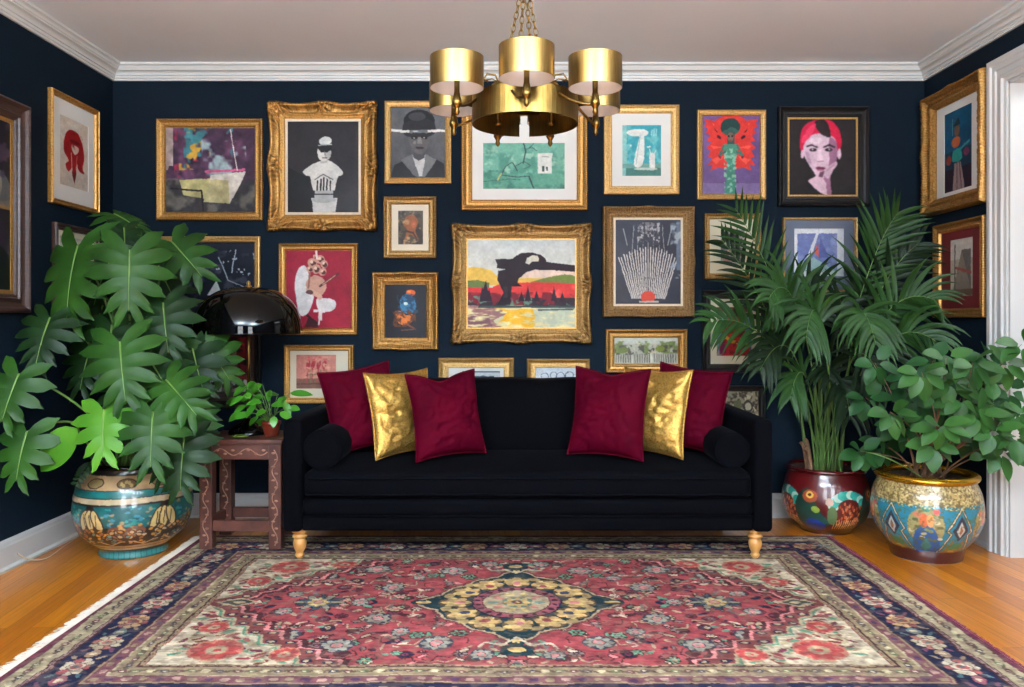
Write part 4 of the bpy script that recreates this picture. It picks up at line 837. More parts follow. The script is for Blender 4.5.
def put(o, x, y, z, yaw, lean, roll=0):
    o.location = (x, y, z); o.rotation_euler = (Matrix.Rotation(math.radians(yaw), 3, 'Z') @ Matrix.Rotation(math.radians(-lean), 3, 'X') @ Matrix.Rotation(math.radians(roll), 3, 'Y')).to_euler()
VR, GF = M['velvet_red'], M['goldfab']
put(pillow('burgundy velvet cushion leaning in the left sofa corner behind the gold one', .37, .43, .08, VR, seed=1, group='burgundy velvet cushions on the black sofa'), -.715, 4.05, .474, 20, 13, -9)
put(pillow('gold foil cushion left of the sofa middle, behind a burgundy one', .40, .42, .07, GF, seed=2), -.510, 3.96, .462, 46, 12, -1)
put(pillow('burgundy velvet cushion in front, left of the sofa middle', .365, .42, .085, VR, chop=.03, seed=3, group='burgundy velvet cushions on the black sofa'), -.288, 3.87, .464, 26, 14, -3)
put(pillow('burgundy velvet cushion in front, right of the sofa middle', .385, .44, .085, VR, chop=.02, seed=4, group='burgundy velvet cushions on the black sofa'), .445, 3.87, .462, -26, 13, 1)
put(pillow('gold foil cushion right of the sofa middle, behind a burgundy one', .42, .43, .07, GF, seed=5), .665, 3.97, .462, -46, 12, 0)
put(pillow('burgundy velvet cushion leaning in the right sofa corner behind the gold one', .37, .43, .08, VR, seed=6, group='burgundy velvet cushions on the black sofa'), .860, 4.06, .470, -22, 13, 7)

# ------------------------------------------------------------ carved side table
TX0, TX1, TY0, TY1, TH = -1.518, -1.120, 3.905, 4.235, .545
tb = thing('side_table', 'square reddish brown carved wooden side table left of the sofa', 'side table', ((TX0+TX1)/2, (TY0+TY1)/2, RT))
tcx, tcy = (TX0+TX1)/2, (TY0+TY1)/2; hw, hd = (TX1-TX0)/2, (TY1-TY0)/2; LG = .062
obj('table_top', rbox(-hw-.006, hw+.006, -hd-.006, hd+.006, TH-RT-.024, TH-RT, .004, 2), M['rosewood'], tb)
def vine(bm, x0, x1, z0, z1, y, vert):
    n = 40; L = (z1-z0) if vert else (x1-x0); cx, cz = (x0+x1)/2, (z0+z1)/2; A = ((x1-x0) if vert else (z1-z0))*.26
    pts = []
    for i in range(n+1):
        t = i/n; s = A*math.sin(t*L*48)
        pts.append((cx+s, y, z0+t*L) if vert else (x0+t*L, y, cz+s))
    tube(bm, pts, .0028, 5)
    k = int(L/.033)
    for i in range(k):
        t = (i+.5)/k*L; s = A*1.1*(-1)**i
        c0 = Vector((cx+s*.5, y, z0+t)) if vert else Vector((x0+t, y, cz+s*.5))
        ring = [bm.verts.new(c0+Vector((math.cos(a)*.010-.0, 0, math.sin(a)*.006))) for a in [2*PI*q/8 for q in range(8)]]; top = bm.verts.new(c0+Vector((0, -.004, 0)))
        for q in range(8): bm.faces.new((ring[q], ring[(q+1) % 8], top))
for sx in (-1, 1):
    for sy in (-1, 1):
        x0 = -hw if sx < 0 else hw-LG; y0 = -hd if sy < 0 else hd-LG
        lg = obj('leg', rbox(x0, x0+LG, y0, y0+LG, 0, TH-RT-.024, .004, 2), M['rosewood'], tb)
        bm = bmesh.new(); vine(bm, x0+.006, x0+LG-.006, .02, TH-.06, y0-.0005, True); obj('carved_vine', bm, M['carving'], lg)
z1 = TH-RT-.024
for y0 in (-hd+.006, hd-.028):
    ap = obj('apron', rbox(-hw+LG-.002, hw-LG+.002, y0, y0+.022, z1-.075, z1, .003, 1), M['rosewood'], tb)
    bm = bmesh.new(); vine(bm, -hw+LG+.006, hw-LG-.006, z1-.068, z1-.008, y0-.0005, False); obj('carved_vine', bm, M['carving'], ap)
for x0 in (-hw+.006, hw-.028): obj('apron', rbox(x0, x0+.022, -hd+LG-.002, hd-LG+.002, z1-.075, z1, .003, 1), M['rosewood'], tb)
for x0, x1, y0, y1 in ((-hw+LG-.002, hw-LG+.002, -hd+.012, -hd+.036), (-hw+LG-.002, hw-LG+.002, hd-.036, hd-.012), (-hw+.012, -hw+.036, -hd+LG-.002, hd-LG+.002), (hw-.036, hw-.012, -hd+LG-.002, hd-LG+.002)):
    obj('stretcher', rbox(x0, x1, y0, y1, .085, .137, .003, 1), M['rosewood'], tb)

# ------------------------------------------------------------ dome lamp
lx, ly = -1.345, 4.11
lp = thing('table_lamp', 'black glossy dome lamp with brass stem on the carved side table', 'lamp', (lx, ly, TH))
bm = bmesh.new(); rows = lathe(bm, [(.098, 0), (.100, .006), (.096, .016), (.080, .034), (.058, .050), (.036, .062), (.022, .074), (.012, .080)], 48); cap(bm, rows[0][::-1]); cap(bm, rows[-1])
obj('lamp_base', bm, M['lampblack'], lp, smooth=True)
bm = bmesh.new(); rows = lathe(bm, [(.0085, .076), (.0085, .745)], 20); cap(bm, rows[0][::-1]); cap(bm, rows[-1]); obj('lamp_stem', bm, M['brass'], lp, smooth=True)
R, H0, HH = .268, .512, .225
prof = [(R*1.0, H0)]+[(R*math.cos(a)**.72 if math.cos(a) > 0 else 0.001, H0+.012+HH*math.sin(a)) for a in [k/18*PI/2 for k in range(0, 18)]]+[(.012, H0+.012+HH)]
bm = bmesh.new(); lathe(bm, prof, 64); ds = obj('dome_shade', bm, M['lampblack'], lp, smooth=True)
bm = bmesh.new(); lathe(bm, [(R*.985, H0+.001)]+[(max(.012, r_*.975), z_-.006) for r_, z_ in prof[1:]], 64); obj('shade_lining', bm, M['lampinner'], ds, smooth=True)
bm = bmesh.new(); tube(bm, [(R*.995*math.cos(2*PI*k/64), R*.995*math.sin(2*PI*k/64), H0) for k in range(64)], .003, 6, closed=True); obj('shade_rim', bm, M['lampblack'], ds, smooth=True)
bm = bmesh.new(); rows = lathe(bm, [(.014, H0+HH+.008), (.014, H0+HH+.018), (.008, H0+HH+.022), (.011, H0+HH+.032), (.006, H0+HH+.042), (.001, H0+HH+.044)], 20); obj('finial', bm, M['brass'], lp, smooth=True)
bm = bmesh.new(); lathe(bm, [(.018, H0+.10), (.024, H0+.05), (.018, H0+.03), (.010, H0+.03)], 20); obj('lamp_socket', bm, M['brass'], lp, smooth=True)
# green dish
bm = bmesh.new(); rows = lathe(bm, [(.022, 0), (.036, .005), (.044, .012), (.041, .013), (.030, .007), (.001, .006)], 28); cap(bm, rows[0][::-1])
for v_ in bm.verts: v_.co.y *= .7
tag(obj('small_dish', bm, M['dish'], loc=(-1.335, 3.955, TH), smooth=True), 'small low green dish lying on the front of the carved side table', 'dish')

# ------------------------------------------------------------ cable along the skirting
bm = bmesh.new()
pts = [P(22, 558, 3.62)+Vector((0.02, 0, .0)), Vector((-2.20, 3.66, .035)), Vector((-2.16, 3.72, .006)), Vector((-2.13, 3.80, .005)), Vector((-2.12, 3.90, .005)), Vector((-2.14, 4.02, .005)), Vector((-2.16, 4.2, .005)), Vector((-2.10, 4.4, .005))]
pts = [Vector(q) for q in ((-2.255, 3.67, .06), (-2.225, 3.71, .02), (-2.19, 3.77, .005), (-2.195, 3.86, .005), (-2.215, 3.97, .005), (-2.235, 4.12, .005), (-2.24, 4.3, .005), (-2.2, 4.5, .005))]
sm = []
for i in range(len(pts)-1):
    p0, p1, p2, p3 = pts[max(0, i-1)], pts[i], pts[i+1], pts[min(len(pts)-1, i+2)]
    for t in (0, .25, .5, .75): sm.append(.5*((2*p1)+(-p0+p2)*t+(2*p0-5*p1+4*p2-p3)*t*t+(-p0+3*p1-3*p2+p3)*t**3))
tube(bm, sm+[pts[-1]], .0032, 6); tag(obj('cable', bm, M['cable'], smooth=True), 'thin cream cable running along the left skirting board behind the large planter', 'cable')

# ------------------------------------------------------------ chandelier
CX, CY = .040, 2.457; ZB = 1.782
ch = thing('chandelier', 'brushed brass chandelier with drum shades hanging by chains from the ceiling', 'chandelier', (CX, CY, 0))
Rr = .162
bm = bmesh.new()
g0 = .10
def band(bm, r, z0, z1, a0, a1, th=.003, n=64):
    lathe(bm, [(r, z0), (r, z1), (r-th, z1), (r-th, z0), (r, z0)], n, a0=a0, a1=a1, close=False)
band(bm, Rr, 1.719, 1.802, PI/2+g0, PI/2+2*PI-g0); obj('ring_band', bm, M['brassdark'], ch, smooth=False)
bm = bmesh.new(); rows = lathe(bm, [(.104, 1.775), (.104, 1.835), (.098, 1.838), (.001, 1.838)], 48); obj('inner_drum', bm, M['brass'], ch, smooth=False)
bm = bmesh.new()
for a in (0.35, 1.25, 2.05, 2.8, 3.6, 4.4, 5.3): tube(bm, [(.10*math.cos(a), .10*math.sin(a), 1.79), (Rr*math.cos(a), Rr*math.sin(a), 1.79)], .004, 6)
obj('spokes', bm, M['brassdark'], ch)
for a in (.8, 2.35, 3.5, 4.1, 5.3, 5.9):
    bm = bmesh.new(); rows = lathe(bm, [(.004, 1.80), (.005, 1.765), (.007, 1.76), (.010, 1.742), (.008, 1.738), (.001, 1.736)], 14, cen=(.118*math.cos(a), .118*math.sin(a))); obj('pendant_cone', bm, M['brassdark'], ch, smooth=True)
def shade_arm(ang):
    a = math.radians(-90+ang); RA = .238 if 90 < abs(ang) < 130 else .257; x, y = RA*math.cos(a), RA*math.sin(a)
    arm = obj('arm', (lambda b_: (tube(b_, bez((Rr*math.cos(a-.25), Rr*math.sin(a-.25), 1.778), (.215*math.cos(a-.1), .215*math.sin(a-.1), 1.735), (x, y, 1.738), 12), .0042, 8), b_)[1])(bmesh.new()), M['brassdark'], ch, smooth=True)
    bm = bmesh.new(); lathe(bm, [(.001, 1.704), (.005, 1.708), (.0085, 1.715), (.006, 1.724), (.010, 1.731), (.014, 1.737), (.013, 1.746), (.0105, 1.758), (.0090, 1.768), (.0080, 1.772), (.0078, 1.81), (.001, 1.81)], 20, cen=(x, y)); obj('candle_holder', bm, M['brassdark'], ch, smooth=True)
    r, z0, z1 = .0765, ZB, ZB+.089
    bm = bmesh.new(); lathe(bm, [(r, z0), (r, z1)], 56, cen=(x, y)); lathe(bm, [(r, z0), (r-.0012, z0)], 56, cen=(x, y)); lathe(bm, [(r-.0012, z1), (r, z1)], 56, cen=(x, y))
    sh = obj('drum_shade', bm, M['brass'], ch, smooth=True)
    bm = bmesh.new(); lathe(bm, [(r-.0013, z0+.0006), (r-.0013, z1)], 56, cen=(x, y)); obj('shade_lining', bm, M['lining'], sh, smooth=True)
    bm = bmesh.new()
    for k in range(3): q = a+k*2*PI/3; tube(bm, [(x, y, 1.798), (x+(r-.001)*math.cos(q), y+(r-.001)*math.sin(q), z1-.006)], .0014, 5)
    obj('shade_spider', bm, M['brassdark'], sh)
for ang in (0, 50, -50, 110, -110, 160, -160): shade_arm(ang)
def link_ring(bm, c, d, tw, L=.013, Wd=.0065, r=.0017):
    d = d.normalized(); u = d.cross(Vector((0.3, 1, 0))).normalized(); v_ = d.cross(u)
    s = u*math.cos(tw)+v_*math.sin(tw)
    tube(bm, [c+d*L*math.cos(t)+s*Wd*math.sin(t) for t in [2*PI*k/12 for k in range(12)]], r, 5, closed=True)
apex = Vector((0, 0, 2.18))
for a in (.5, 1.9, 3.4, 5.0):
    p0 = Vector((.075*math.cos(a), .075*math.sin(a), 1.838)); d = apex-p0; n = int(d.length/.0205); bm = bmesh.new()
    for i in range(n): link_ring(bm, p0+d*(i+.5)/n, d, (i % 2)*PI/2)
    obj('chain', bm, M['brassdark'], ch, smooth=True)
bm = bmesh.new(); n = int((2.545-2.18)/.0205)
for i in range(n): link_ring(bm, Vector((0, 0, 2.18+(i+.5)*(2.545-2.18)/n)), Vector((0, 0, 1)), (i % 2)*PI/2)
obj('chain', bm, M['brassdark'], ch, smooth=True)
bm = bmesh.new(); lathe(bm, [(.001, 2.530), (.02, 2.533), (.05, 2.55), (.058, 2.575)], 32); obj('ceiling_rose', bm, M['brass'], ch, smooth=True)
for s in (-1, 1):
    bm = bmesh.new(); x0 = s*.105
    tube(bm, [(s*.08, -.03, 1.838), (s*.09, -.03, 1.862), (s*.115, -.03, 1.866), (s*.125, -.03, 1.85), (s*.112, -.03, 1.842)], .003, 6); tube(bm, [(s*.08, -.03, 1.84), (s*.10, -.03, 1.85), (s*.13, -.03, 1.845)], .0022, 6)
    obj('scroll_hook', bm, M['brassdark'], ch, smooth=True)
# ------------------------------------------------------------ planters
def smooth_prof(pts, n=60):
    out = []; N = len(pts); seg = (N-1)
    for k in range(n):
        t = k/(n-1)*seg; i = min(int(t), seg-1); f = t-i
        p0, p1, p2, p3 = [np.array(pts[min(max(i+q, 0), N-1)], float) for q in (-1, 0, 1, 2)]
        out.append(.5*((2*p1)+(-p0+p2)*f+(2*p0-5*p1+4*p2-p3)*f*f+(-p0+3*p1-3*p2+p3)*f**3))
    return np.array(out)
def planter(parent, prof, cvf, n_u=760, n_v=240, phase=0.0):
    pr = smooth_prof(prof, 400); sl = np.r_[0, np.cumsum(np.hypot(*np.diff(pr, axis=0).T))]; ss = np.linspace(0, sl[-1], n_v)
    pr = np.stack([np.interp(ss, sl, pr[:, 0]), np.interp(ss, sl, pr[:, 1])], 1)              # top to bottom, even spacing
    c = Cv(n_u, n_v); cvf(c); c.warp(50, 1.5, 3); c.blur(1)
    th = np.linspace(0, 2*PI, n_u, endpoint=False)-PI+math.radians(phase)      # u=.5 faces the camera
    R_ = pr[:, 0][:, None]; Zz = pr[:, 1][:, None]
    X = R_*np.sin(th)[None]; Y = -R_*np.cos(th)[None]
    co = np.stack([X, Y, Zz+0*X], -1)
    return link('pot', grid_mesh('pot', co, c.a, wrap=True), M['glaze'], parent)
def p_teal(c):        # u 0..1 around (front at .5), v 0..1 from rim to foot
    dk, cr, tl = (48, 26, 20), (190, 160, 122), (28, 106, 104)
    c.a[:] = dk; c.rect(0, .0, 1, .07, (22, 16, 16)); c.rect(0, .07, 1, .22, (184, 150, 112))
    for k in range(10):
        x = .05+k*.1; c.ell(x, .15, .030, .055, dk); c.ell(x, .15, .026, .046, (122, 88, 54) if k % 2 else (150, 128, 84))
        if k % 2: 
            for q in range(5): c.ell(x-.014+.007*q, .15+.02*math.sin(q*2), .005, .02, (206, 180, 120))
    c.rect(0, .215, 1, .225, dk); c.rect(0, .225, 1, .285, tl); c.rect(0, .285, 1, .295, dk); c.rect(0, .295, 1, .345, (206, 182, 146)); c.rect(0, .345, 1, .355, dk)
    r = random.Random(4)
    c.rect(0, .355, 1, .80, (44, 26, 20))
    for k in range(5):
        x0 = k*.2
        c.poly([(x0+.06, .36), (x0+.24, .36), (x0+.21, .56), (x0+.15, .64), (x0+.09, .56)], (26, 92, 92)); c.ell(x0+.15, .60, .05, .07, (120, 66, 48)); 
        for q in range(44): c.ell(x0+.08+r.uniform(0, .14), .37+r.uniform(0, .2), r.uniform(.004, .009), r.uniform(.008, .02), r.choice([(44, 140, 132), (20, 74, 84), (150, 130, 96), (60, 130, 150)]))
        for q in range(22): c.ell(x0+.10+r.uniform(0, .1), .6+r.uniform(-.06, .06), .006, .016, r.choice([(150, 84, 60), (110, 96, 84), (196, 140, 70)]))
        # lotus
        for s in (-1, 0, 1):
            c.ell(x0+.05+s*.022, .50, .016, .11, dk, -s*.10); c.ell(x0+.05+s*.022, .50, .012, .10, (206, 176, 116), -s*.10); c.line([(x0+.05+s*.02, .44), (x0+.05+s*.02, .56)], .003, dk)
    for q in range(260):
        x, y = r.random(), r.uniform(.58, .76); a = r.uniform(-.4, .4); c.ell(x, y, .009, .022, dk); c.ell(x, y, .0065, .016, r.choice([cr, (176, 140, 96), (140, 84, 50), (190, 130, 50), (90, 120, 110)]), a)
    for k in range(10): c.line([(k*.1, .78), (k*.1+.03, .72), (k*.1+.07, .72), (k*.1+.1, .78)], .010, cr); c.rect(k*.1+.045, .70, k*.1+.055, .8, dk)
    c.rect(0, .79, 1, .83, (176, 146, 112)); c.rect(0, .83, 1, .84, dk); c.rect(0, .84, 1, .885, cr); c.rect(0, .885, 1, .905, dk); c.rect(0, .905, 1, 1, tl)
    for k in range(40): c.rect(k/40, .91, k/40+.004, 1, (20, 70, 80))
    c.mul(40, .18, 3)
def p_red(c):
    mr = (82, 14, 16); c.a[:] = mr; c.mul(4, .15); r = random.Random(9)
    for k in range(4):
        x0 = k*.25+.04
        c.poly([(x0-.09, .3), (x0-.05, .25), (x0-.02, .5), (x0+.02, .75), (x0-.06, .9), (x0-.11, .6)], (24, 60, 50), smooth=True); c.ell(x0-.04, .8, .045, .14, (20, 54, 130)); c.ell(x0-.05, .34, .028, .09, (156, 70, 40)); c.ell(x0-.05, .32, .014, .05, (216, 176, 80)); c.ell(x0-.05, .32, .006, .02, (60, 20, 20)); c.ell(x0-.03, .52, .016, .05, (140, 160, 60))
        for q in range(12):
            a = PI+PI*q/11; c.ell(x0+.09+.058*math.cos(a), .46+.16*math.sin(a), .018, .06, (44, 150, 134) if q % 3 else (180, 210, 190), a+PI/2 if 0 else 0)
        for q in range(70):
            a = 2*PI*r.random(); d = r.random()**.5; c.ell(x0+.09+.064*d*math.cos(a), .60+.19*d*math.sin(a), .004, .026, r.choice([(176, 84, 50), (206, 110, 70), (150, 60, 36), (196, 130, 90)]))
        for q in range(12): c.line([(x0+.04+q*.009, .66), (x0+.035+q*.010, .84)], .003, (214, 176, 110))
        c.ell(x0+.03, .6, .018, .14, (90, 110, 70)); c.ell(x0+.02, .4, .014, .06, (206, 170, 150))
    c.rect(0, 0, 1, .12, (86, 14, 14)); c.rect(0, .9, 1, 1, (52, 16, 14))
    for k in range(60): c.rect(k/60, .86, k/60+.004, .96, (36, 12, 12))
    c.mul(30, .15, 5)
def p_gold(c):
    sp, tq, bl = (168, 140, 88), (28, 120, 146), (22, 84, 150)
    c.a[:] = tq; c.mixn(6, (30, 140, 150), .5, .65, 2); r = random.Random(3)
    c.rect(0, 0, 1, .26, sp)
    for k in range(5):
        x0 = k*.2+.1
        c.ell(x0, .50, .052, .22, (150, 140, 90)); c.poly([(x0-.03, .56), (x0, .46), (x0+.03, .56), (x0+.042, .86), (x0-.042, .86)], bl, smooth=True); c.poly([(x0-.018, .74), (x0, .62), (x0+.018, .74), (x0, .86)], (40, 120, 110))
        for q in range(16): c.ell(x0+r.uniform(-.045, .045), r.uniform(.36, .66), .008, .018, r.choice([(120, 130, 70), (190, 170, 110), (84, 90, 50), (206, 190, 150)]))
        c.ell(x0-.006, .42, .012, .08, (206, 100, 60)); c.ell(x0+.012, .42, .010, .07, (230, 150, 90)); c.ell(x0-.022, .36, .012, .03, (206, 120, 90)); c.ell(x0+.028, .32, .010, .03, (220, 90, 80)); c.ell(x0, .29, .012, .03, (40, 130, 110))
        xm = x0+.1
        for wd, col in ((.012, (40, 30, 26)), (.006, (216, 190, 150))):
            c.line([(xm-.058, .86), (xm-.028, .56), (xm-.04, .52), (xm, .28), (xm+.04, .54), (xm+.028, .58), (xm+.058, .86)], wd*.7, col)
        c.poly([(xm-.026, .52), (xm, .36), (xm+.026, .52), (xm, .66)], (34, 36, 56)); c.poly([(xm-.014, .52), (xm, .42), (xm+.014, .52), (xm, .62)], (176, 180, 170)); c.poly([(xm-.006, .52), (xm, .46), (xm+.006, .52), (xm, .58)], (150, 90, 60))
        c.poly([(xm-.05, .88), (xm-.02, .64), (xm, .72), (xm+.02, .64), (xm+.05, .88)], (120, 96, 40)); c.ell(xm, .74, .026, .06, (36, 120, 84)); c.ell(xm, .82, .02, .04, (160, 130, 40))
    c.mixn(200, (206, 186, 130), .54, .6, 5, (0, .0, 1, .3)); c.mixn(180, (90, 70, 34), .54, .6, 6, (0, 0, 1, .3), al=.8); c.mixn(140, (90, 80, 34), .6, .66, 6, (0, .3, 1, .9), al=.6)
    c.rect(0, .86, 1, 1, (60, 20, 22)); c.mul(40, .1, 3)
def pot_profile(rim, maxr, foot, h, neck=None, zmax=.52):
    return [(neck or rim*.97, h), ((neck or rim*.97)*1.02, h*.93), (maxr*.92, h*.80), (maxr, h*(zmax+.06)), (maxr*.985, h*(zmax-.08)), (maxr*.88, h*.25), (foot*1.08, h*.11), (foot*.99, h*.07), (foot, h*.02), (foot*.98, 0)]
def rim_soil(parent, r, h, tube_r, m, soil_r):
    bm = bmesh.new(); tube(bm, [(r*math.cos(2*PI*k/64), r*math.sin(2*PI*k/64), h) for k in range(64)], tube_r, 12, closed=True)
    for v_ in bm.verts: v_.co.z = h+(v_.co.z-h)*.75
    obj('pot_rim', bm, m, parent, smooth=True)
    bm = bmesh.new(); lathe(bm, [(r-tube_r*.5, h), (r-tube_r*.9, h-.05), (soil_r*.5, h-.045), (.002, h-.04)], 40)
    for v_ in bm.verts: v_.co.z += .006*mnoise.noise(v_.co*30)
    obj('soil', bm, M['soil'], parent, smooth=True)
# ---- leaf builders -------------------------------------------------------
def basis(t, n):
    t = t.normalized(); n = (n-t*n.dot(t)).normalized(); s = t.cross(n)
    return s, t, n
def clampv(v_, pad=0.02):
    v_.y = min(v_.y, BW-pad-.006-.05*0); v_.x = max(min(v_.x, RW-pad), LW+pad); v_.z = max(v_.z, .02); return v_
def split_leaf(origin, tdir, ndir, L, nf=6, r0=.46, fold=.18, droop=.35, rs=None, heart=False, pad=.05):
    """monstera leaf, local origin at the petiole junction; returns bmesh in world coords (two materials)"""
    bm = bmesh.new(); s, t, n = basis(tdir, ndir); rs = rs or random
    K = 4; NR = 7
    for side in (-1, 1):
        for f in range(nf):
            g_ = rs.uniform(.26, .5); cols = []
            for k in range(K+1):
                u = (f+k/K)/nf; uc = (f+.5)/nf; col = []
                for j in range(NR+1):
                    r = j/NR
                    if heart: ue = u
                    else:
                        sh = max(0, (r-r0)/(1-r0)); ue = uc+(u-uc)*(1-g_*sh**.6)*(1-.75*max(0, (r-.72)/.28)**2) if r > r0 else u
                    a = math.radians(150-128*ue**.85); ln = (.36+.32*math.sin(min(1, ue*1.25+.18)*PI*.85))*(1 if ue < .85 else 1-.0*(ue-.85))
                    ln *= 1-.25*ue
                    tip = 1-(.10*(2*(k/K)-1)**2 if not heart else 0)
                    m0 = .80*ue**1.1
                    x = r*ln*math.sin(a)*tip; y = m0+r*ln*math.cos(a)*tip*(.8+.2*r)
                    z = fold*abs(x)*(1-.3*r)-droop*(x*x*1.5+max(0, y)**2*.55)-.25*r*r*ln*.5+.012*math.cos(k/K*PI*2)*(r > .2)
                    p = origin+(s*(side*x)+t*y+n*z)*L
                    col.append(bm.verts.new(clampv(p, pad)))
                cols.append(col)
            for k in range(K):
                for j in range(NR):
                    if j == 0:
                        q = (cols[k][0], cols[k][1], cols[k+1][1], cols[k+1][0])
                    else: q = (cols[k][j], cols[k][j+1], cols[k+1][j+1], cols[k+1][j])
                    bm.faces.new(q if side > 0 else q[::-1])
    # tip lobe + midrib
    mid = []
    for i in range(9):
        y = .84*i/8; z = -droop*(y*y*.55)+.006; mid.append(origin+(t*y+n*z)*L)
    nfc = len(bm.faces); mid = [clampv(q, pad) for q in mid]
    tube(bm, mid, [max(.0012, .0045*(1-i/9)) for i in range(9)], 5)
    bm.faces.ensure_lookup_table()
    for f in bm.faces[nfc:]: f.material_index = 1
    return bm
def oval_leaf(bm, origin, tdir, ndir, L, Wd, droop=.25, fold=.12, n=6, mi=0, pad=.02, point=1.0):
    s, t, nn = basis(tdir, ndir); rows = []
    for i in range(n+1):
        u = i/n; w_ = Wd/2*math.sin(PI*u**.85)**.75 if 0 < u < 1 else 0
        base = origin+(t*u-nn*droop*u*u)*L
        if w_ == 0: rows.append([bm.verts.new(clampv(base, pad))])
        else: rows.append([bm.verts.new(clampv(base+s*w_*q+nn*(abs(q)*w_*fold), pad)) for q in (-1, -.5, 0, .5, 1)])
    for a, b_ in zip(rows[:-1], rows[1:]):
        if len(a) == 1 and len(b_) == 1: continue
        if len(a) == 1:
            for k in range(4): f = bm.faces.new((a[0], b_[k+1], b_[k])); f.material_index = mi
        elif len(b_) == 1:
            for k in range(4): f = bm.faces.new((a[k], a[k+1], b_[0])); f.material_index = mi
        else:
            for k in range(4): f = bm.faces.new((a[k], a[k+1], b_[k+1], b_[k])); f.material_index = mi
def addw(name, bm, m, parent, smooth=True):
    """bmesh given in world coordinates under a parent that is only translated"""
    for v_ in bm.verts: v_.co -= parent.location
    return obj(name, bm, m, parent, smooth=smooth)
# ---- monstera -----------------------------------------------------------
mon = thing('potted_split_leaf_plant', 'big split leaf plant in a round brown and teal patterned planter, left corner', 'potted plant', (-1.845, 3.93, 0))
hm = .435
planter(mon, pot_profile(.195, .270, .158, hm, neck=.205), p_teal)
rim_soil(mon, .198, hm, .016, M['lampblack'], .19)
pc = Vector((-1.845, 3.93, .40)); rs = random.Random(21)
# (junction px, tip px, depth Y, length, material, yaw tilt)
ML = [((78, 246), (62, 300), 3.74, .45, 0, -.1), ((130, 250), (127, 318), 3.66, .38, 0, 0), ((172, 242), (210, 282), 3.90, .33, 0, .2), ((114, 214), (160, 234), 4.10, .26, 0, 1.6),
 ((50, 318), (36, 352), 3.62, .28, 1, 0), ((163, 303), (166, 346), 3.74, .33, 1, 0), ((120, 342), (122, 388), 3.52, .38, 0, 0), ((19, 374), (-4, 424), 3.45, .27, 0, .1),
 ((27, 432), (8, 492), 3.42, .27, 0, .1), ((104, 410), (101, 450), 3.44, .27, 2, 0), ((153, 412), (150, 454), 3.45, .32, 0, 0), ((166, 380), (192, 408), 3.55, .30, 0, 0),
 ((184, 438), (178, 492), 3.60, .30, 1, 0), ((124, 228), (126, 262), 4.0, .22, 1, .5), ((150, 330), (184, 360), 3.9, .32, 1, 0), ((105, 300), (88, 345), 4.0, .34, 1, 0),
 ((192, 345), (200, 385), 3.85, .30, 1, .2), ((128, 372), (110, 410), 3.8, .32, 1, 0), ((92, 345), (76, 388), 3.85, .30, 1, 0), ((165, 440), (160, 478), 3.72, .26, 1, 0),
 ((140, 290), (150, 335), 4.1, .36, 1, 0), ((185, 400), (205, 440), 3.86, .30, 1, 0), ((170, 355), (160, 400), 3.8, .34, 1, 0), ((110, 262), (90, 300), 4.05, .32, 1, 0),
 ((140, 395), (130, 440), 3.7, .30, 1, 0), ((160, 270), (180, 310), 4.05, .33, 1, 0), ((190, 415), (196, 470), 3.72, .26, 0, 0), ((150, 360), (172, 396), 3.66, .30, 1, 0), ((112, 325), (108, 360), 3.75, .30, 1, 0)]
mm = [M['monstera'], M['monstera2'], M['monstera3']]
for (j0, t0, Y, L, mi, tw) in ML:
    o0 = P(j0[0], j0[1], Y); o1 = P(t0[0], t0[1], Y-.10); t = o1-o0
    n = Vector((rs.uniform(-.35, .35)+tw, -1, .75+rs.uniform(-.2, .3)))
    lf = addw('leaf', split_leaf(o0, t, n, L*rs.uniform(.84, .94), nf=rs.choice((5, 6, 6)), rs=rs), [mm[mi], M['rib']], mon)
    bm = bmesh.new(); root = pc+Vector((rs.uniform(-.07, .07), rs.uniform(-.07, .07), 0)); ctl = root*.55+o0*.45+Vector((0, 0, .25+.15*rs.random())); 
    if Y < 3.6: ctl.z -= .12
    tube(bm, bez(root, ctl, o0, 12), [.0075-.0035*i/12 for i in range(13)], 7); addw('petiole', bm, M['rib'] if mi == 2 else M['cane'], mon)
# entire bright leaf
bm = bmesh.new(); o0 = P(78, 428, 3.45); t = P(38, 468, 3.42)-o0; oval_leaf(bm, o0, t, Vector((.1, -1, .5)), .245, .15, .15, .15, 8)
addw('leaf', bm, M['monstera3'], mon)
bm = bmesh.new(); tube(bm, bez(pc+Vector((-.08, -.05, 0)), Vector((-1.95, 3.6, .62)), o0, 10), .005, 6); addw('petiole', bm, M['cane'], mon)
# feathery fern sprig
bm = bmesh.new(); ax = bez(pc+Vector((-.12, -.12, .03)), P(96, 446, 3.6), P(74, 488, 3.58), 16); tube(bm, ax, .002, 5)
for i in range(3, 16):
    d = (ax[i+1]-ax[i-1]).normalized()
    for s in (-1, 1): oval_leaf(bm, ax[i], d*.5+d.cross(Vector((0, -1, 0)))*s, Vector((0, -1, .3)), .055*(1-.03*i), .018, .2, .1, 4)
addw('fern_sprig', bm, M['monstera2'], mon)
# leaf over the lamp with red brown patches
bm = split_leaf(P(205, 343, 3.86), P(236, 388, 3.86)-P(205, 343, 3.86), Vector((.2, -1, .5)), .26, rs=rs); lf = addw('leaf', bm, [M['monstera'], M['rib']], mon)
bm = bmesh.new(); tube(bm, bez(pc+Vector((.05, .0, 0)), Vector((-1.7, 3.9, .95)), P(205, 343, 3.86), 10), .005, 6); addw('petiole', bm, M['cane'], mon)
